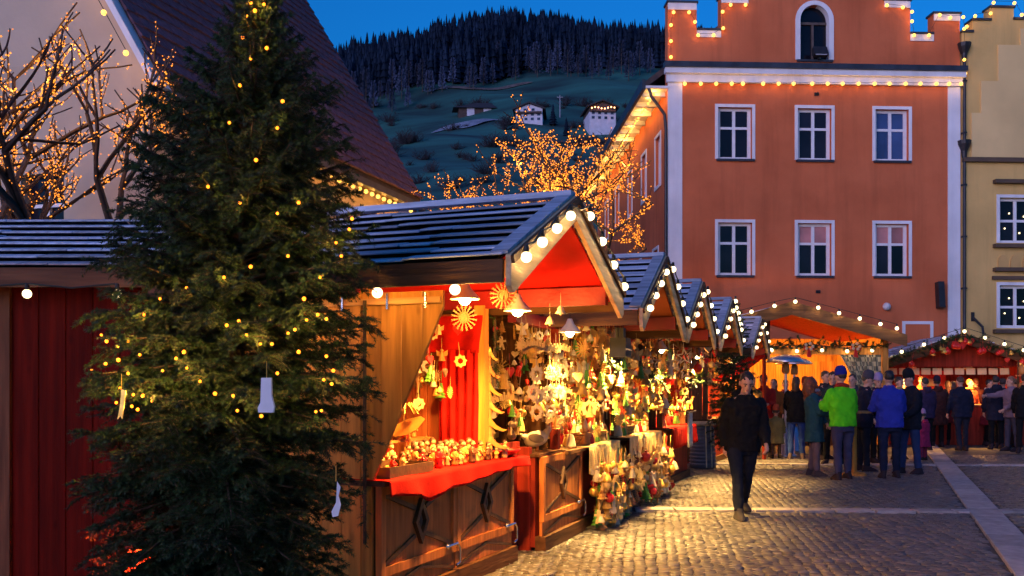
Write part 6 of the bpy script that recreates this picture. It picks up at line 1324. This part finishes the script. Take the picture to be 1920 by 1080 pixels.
x, y = g2(1620, 884); person('person in dark jacket and grey hat behind the green fleece', x, y, R(80), 1.76, (.016, .016, .03), (.012, .014, .022), hair=(.05, .04, .03), hat='beanie', hatcol=(.07, .06, .07), arms=((20, 8, 60), (15, 8, 50)), head=(0, 14))
x, y = g2(1668, 897); person('man in a bright blue jacket with his back to us', x, y, R(176), 1.78, (.025, .035, .28), (.010, .014, .035), hair=(.012, .01, .01), arms=((25, 14, 60), (25, 14, 60)), hem=.82, hood=False, build=1.08, legs=((4, 3), (-5, 2)))
x, y = g2(1706, 889); person('man in black coat and black hat facing the group', x, y, R(-70), 1.78, (.010, .011, .018), JEAN, hat='beanie', hatcol=(.01, .01, .012), arms=((18, 8, 50), (14, 8, 45)), head=(0, 14), hem=.76, legs=((6, 3), (-4, 2)))
x, y = g2(1645, 868); person('person in a pale lilac cap behind the blue jacket', x, y, R(20), 1.74, (.03, .02, .05), DK, hat='beanie', hatcol=(.28, .22, .40))
x, y = g2(1562, 872); person('dark haired man behind the curly haired woman', x, y, R(-40), 1.80, (.015, .03, .035), DK, hair=(.02, .013, .01))
x, y = g2(1545, 862); person('man with short brown hair far behind the curly haired woman', x, y, R(30), 1.84, (.03, .025, .03), DK, hair=(.05, .03, .02))
x, y = g2(1731, 864); person('small child in a crimson coat and pink hat', x, y, R(205), 1.08, (.30, .02, .07), (.16, .02, .05), (.02, .02, .02), child=True, hat='beanie', hatcol=(.42, .22, .32), hem=.46, arms=((10, 22, 12), (10, 22, 12)), hood=True, build=1.12)
x, y = g2(1455, 860); person('small child in a quilted olive coat and red hat', x, y, R(180), 1.16, (.20, .16, .055), (.09, .05, .03), (.02, .015, .012), child=True, hat='beanie', hatcol=(.42, .07, .03), hem=.48, arms=((6, 16, 8), (6, 16, 8)), build=1.12)
x, y = g2(1493, 861); person('person in black jacket and blue jeans by the patio heater', x, y, R(165), 1.72, DK, (.025, .055, .20), (.12, .08, .07), hair=(.06, .03, .015), hairstyle='long', arms=((20, 8, 50), (20, 8, 50)))
x, y = g2(1432, 858); person('person in a red jacket beyond the walking man', x, y, R(-20), 1.78, (.34, .02, .015), DK, hair=(.03, .015, .01), arms=((30, 8, 60), (30, 8, 60)))
x, y = g2(1408, 862); person('blond haired person beyond the walking man', x, y, R(15), 1.74, (.30, .16, .04), (.1, .05, .02), hair=(.35, .18, .05))
x, y = g2(1473, 842); person('person in a maroon coat beside the steel patio heater', x, y, R(10), 1.68, (.16, .025, .03), DK, hair=(.03, .015, .01)); x, y = g2(1510, 846); person('person in a dark red hat under the pavilion edge', x, y, R(-30), 1.70, (.05, .02, .02), DK, hat='beanie', hatcol=(.2, .03, .02))
x, y = g2(1757, 838); person('person in a long dark brown coat before the food stall', x, y, R(178), 1.74, (.055, .02, .018), DK, hair=(.02, .012, .012), hem=.55, hood=True, hat='beanie', hatcol=(.02, .015, .03), build=1.2)
x, y = g2(1803, 845); person('man in a navy jacket with his back to us before the food stall', x, y, R(182), 1.76, NAVY, (.018, .018, .03), hair=(.07, .03, .02), arms=((8, 16, 15), (8, 16, 15)), hem=.78, build=1.12, legs=((6, 3), (-8, 6)))
x, y = g2(1852, 836); person('woman in a crimson coat with a pale scarf at the food stall', x, y, R(60), 1.70, (.20, .018, .03), DK, hair=(.02, .012, .01), scarf=(.30, .26, .32), hem=.55, arms=((30, 8, 60), (20, 8, 40)))
x, y = g2(1880, 840); person('person in a dark plum coat near the right edge', x, y, R(150), 1.72, (.035, .02, .045), DK, hair=(.03, .02, .02), hem=.6)
x, y = g2(1897, 846); person('person in a greyish pink jacket at the right edge', x, y, R(-80), 1.76, (.20, .13, .16), (.06, .05, .07), hair=(.20, .10, .05), arms=((75, 8, 15), (20, 8, 40))); x, y = g2(1922, 850); person('person in black cut off by the right edge', x, y, R(150), 1.80, DK, DK, hair=(.02, .012, .01))
x, y = g2(1776, 828); person('person with bobbed hair deep in the crowd at the food stall', x, y, R(160), 1.68, (.06, .025, .025), DK, hair=(.04, .02, .02), hairstyle='long'); x, y = g2(1830, 828); person('man with reddish hair deep in the crowd at the food stall', x, y, R(190), 1.74, (.07, .02, .02), DK, hair=(.14, .05, .03))
p = RSM @ Vector((-.55, 1.0, 0)); person('vendor in an orange top inside the red food stall', p.x, p.y, R(10), 1.80, (.50, .09, .02), DK, hair=(.10, .04, .02), arms=((35, 8, 60), (35, 8, 60))); p = RSM @ Vector((-1.05, .85, 0)); person('vendor in a white cap inside the red food stall', p.x, p.y, R(-15), 1.66, (.45, .06, .02), DK, hat='beanie', hatcol=(.6, .5, .35), arms=((35, 8, 60), (35, 8, 60)))
p = RSM @ Vector((.75, 1.0, 0)); person('vendor with yellow scarf at the right inside the food stall', p.x, p.y, R(20), 1.72, (.38, .08, .03), DK, hair=(.2, .1, .03), scarf=(.5, .3, .05))
x, y = g2(1868, 842); person('person in a charcoal parka between the plum coat and crimson coat', x, y, R(170), 1.78, (.022, .02, .026), DK, hair=(.03, .02, .015), hem=.68, hood=True, build=1.12)
x, y = g2(1908, 838); person('person in a rust coloured jacket behind the right edge group', x, y, R(-150), 1.72, (.16, .045, .03), DK, hair=(.05, .03, .02), scarf=(.25, .05, .04)); x, y = g2(1735, 846); person('person in a dark violet jacket behind the small crimson child', x, y, R(185), 1.72, (.03, .018, .05), DK, hair=(.02, .012, .012), hood=True, build=1.1)
x, y = g2(1786, 834); person('person in a wine red coat squeezed behind the navy jacket', x, y, R(170), 1.66, (.12, .02, .025), DK, hair=(.06, .03, .02), hairstyle='long', hem=.6); x, y = g2(1598, 868); person('person in a grey coat deep behind the green fleece', x, y, R(-20), 1.76, (.06, .055, .06), DK, hair=(.03, .02, .015), hood=True)
x, y = g2(1685, 862); person('person in a brown jacket deep behind the blue jacket', x, y, R(15), 1.72, (.07, .035, .02), DK, hair=(.04, .025, .015), scarf=(.3, .2, .08)); x, y = g2(1450, 846); person('person in an orange brown coat deep behind the olive child', x, y, R(-10), 1.70, (.22, .08, .02), DK, hair=(.10, .05, .02), hairstyle='long')
flush_jobs()
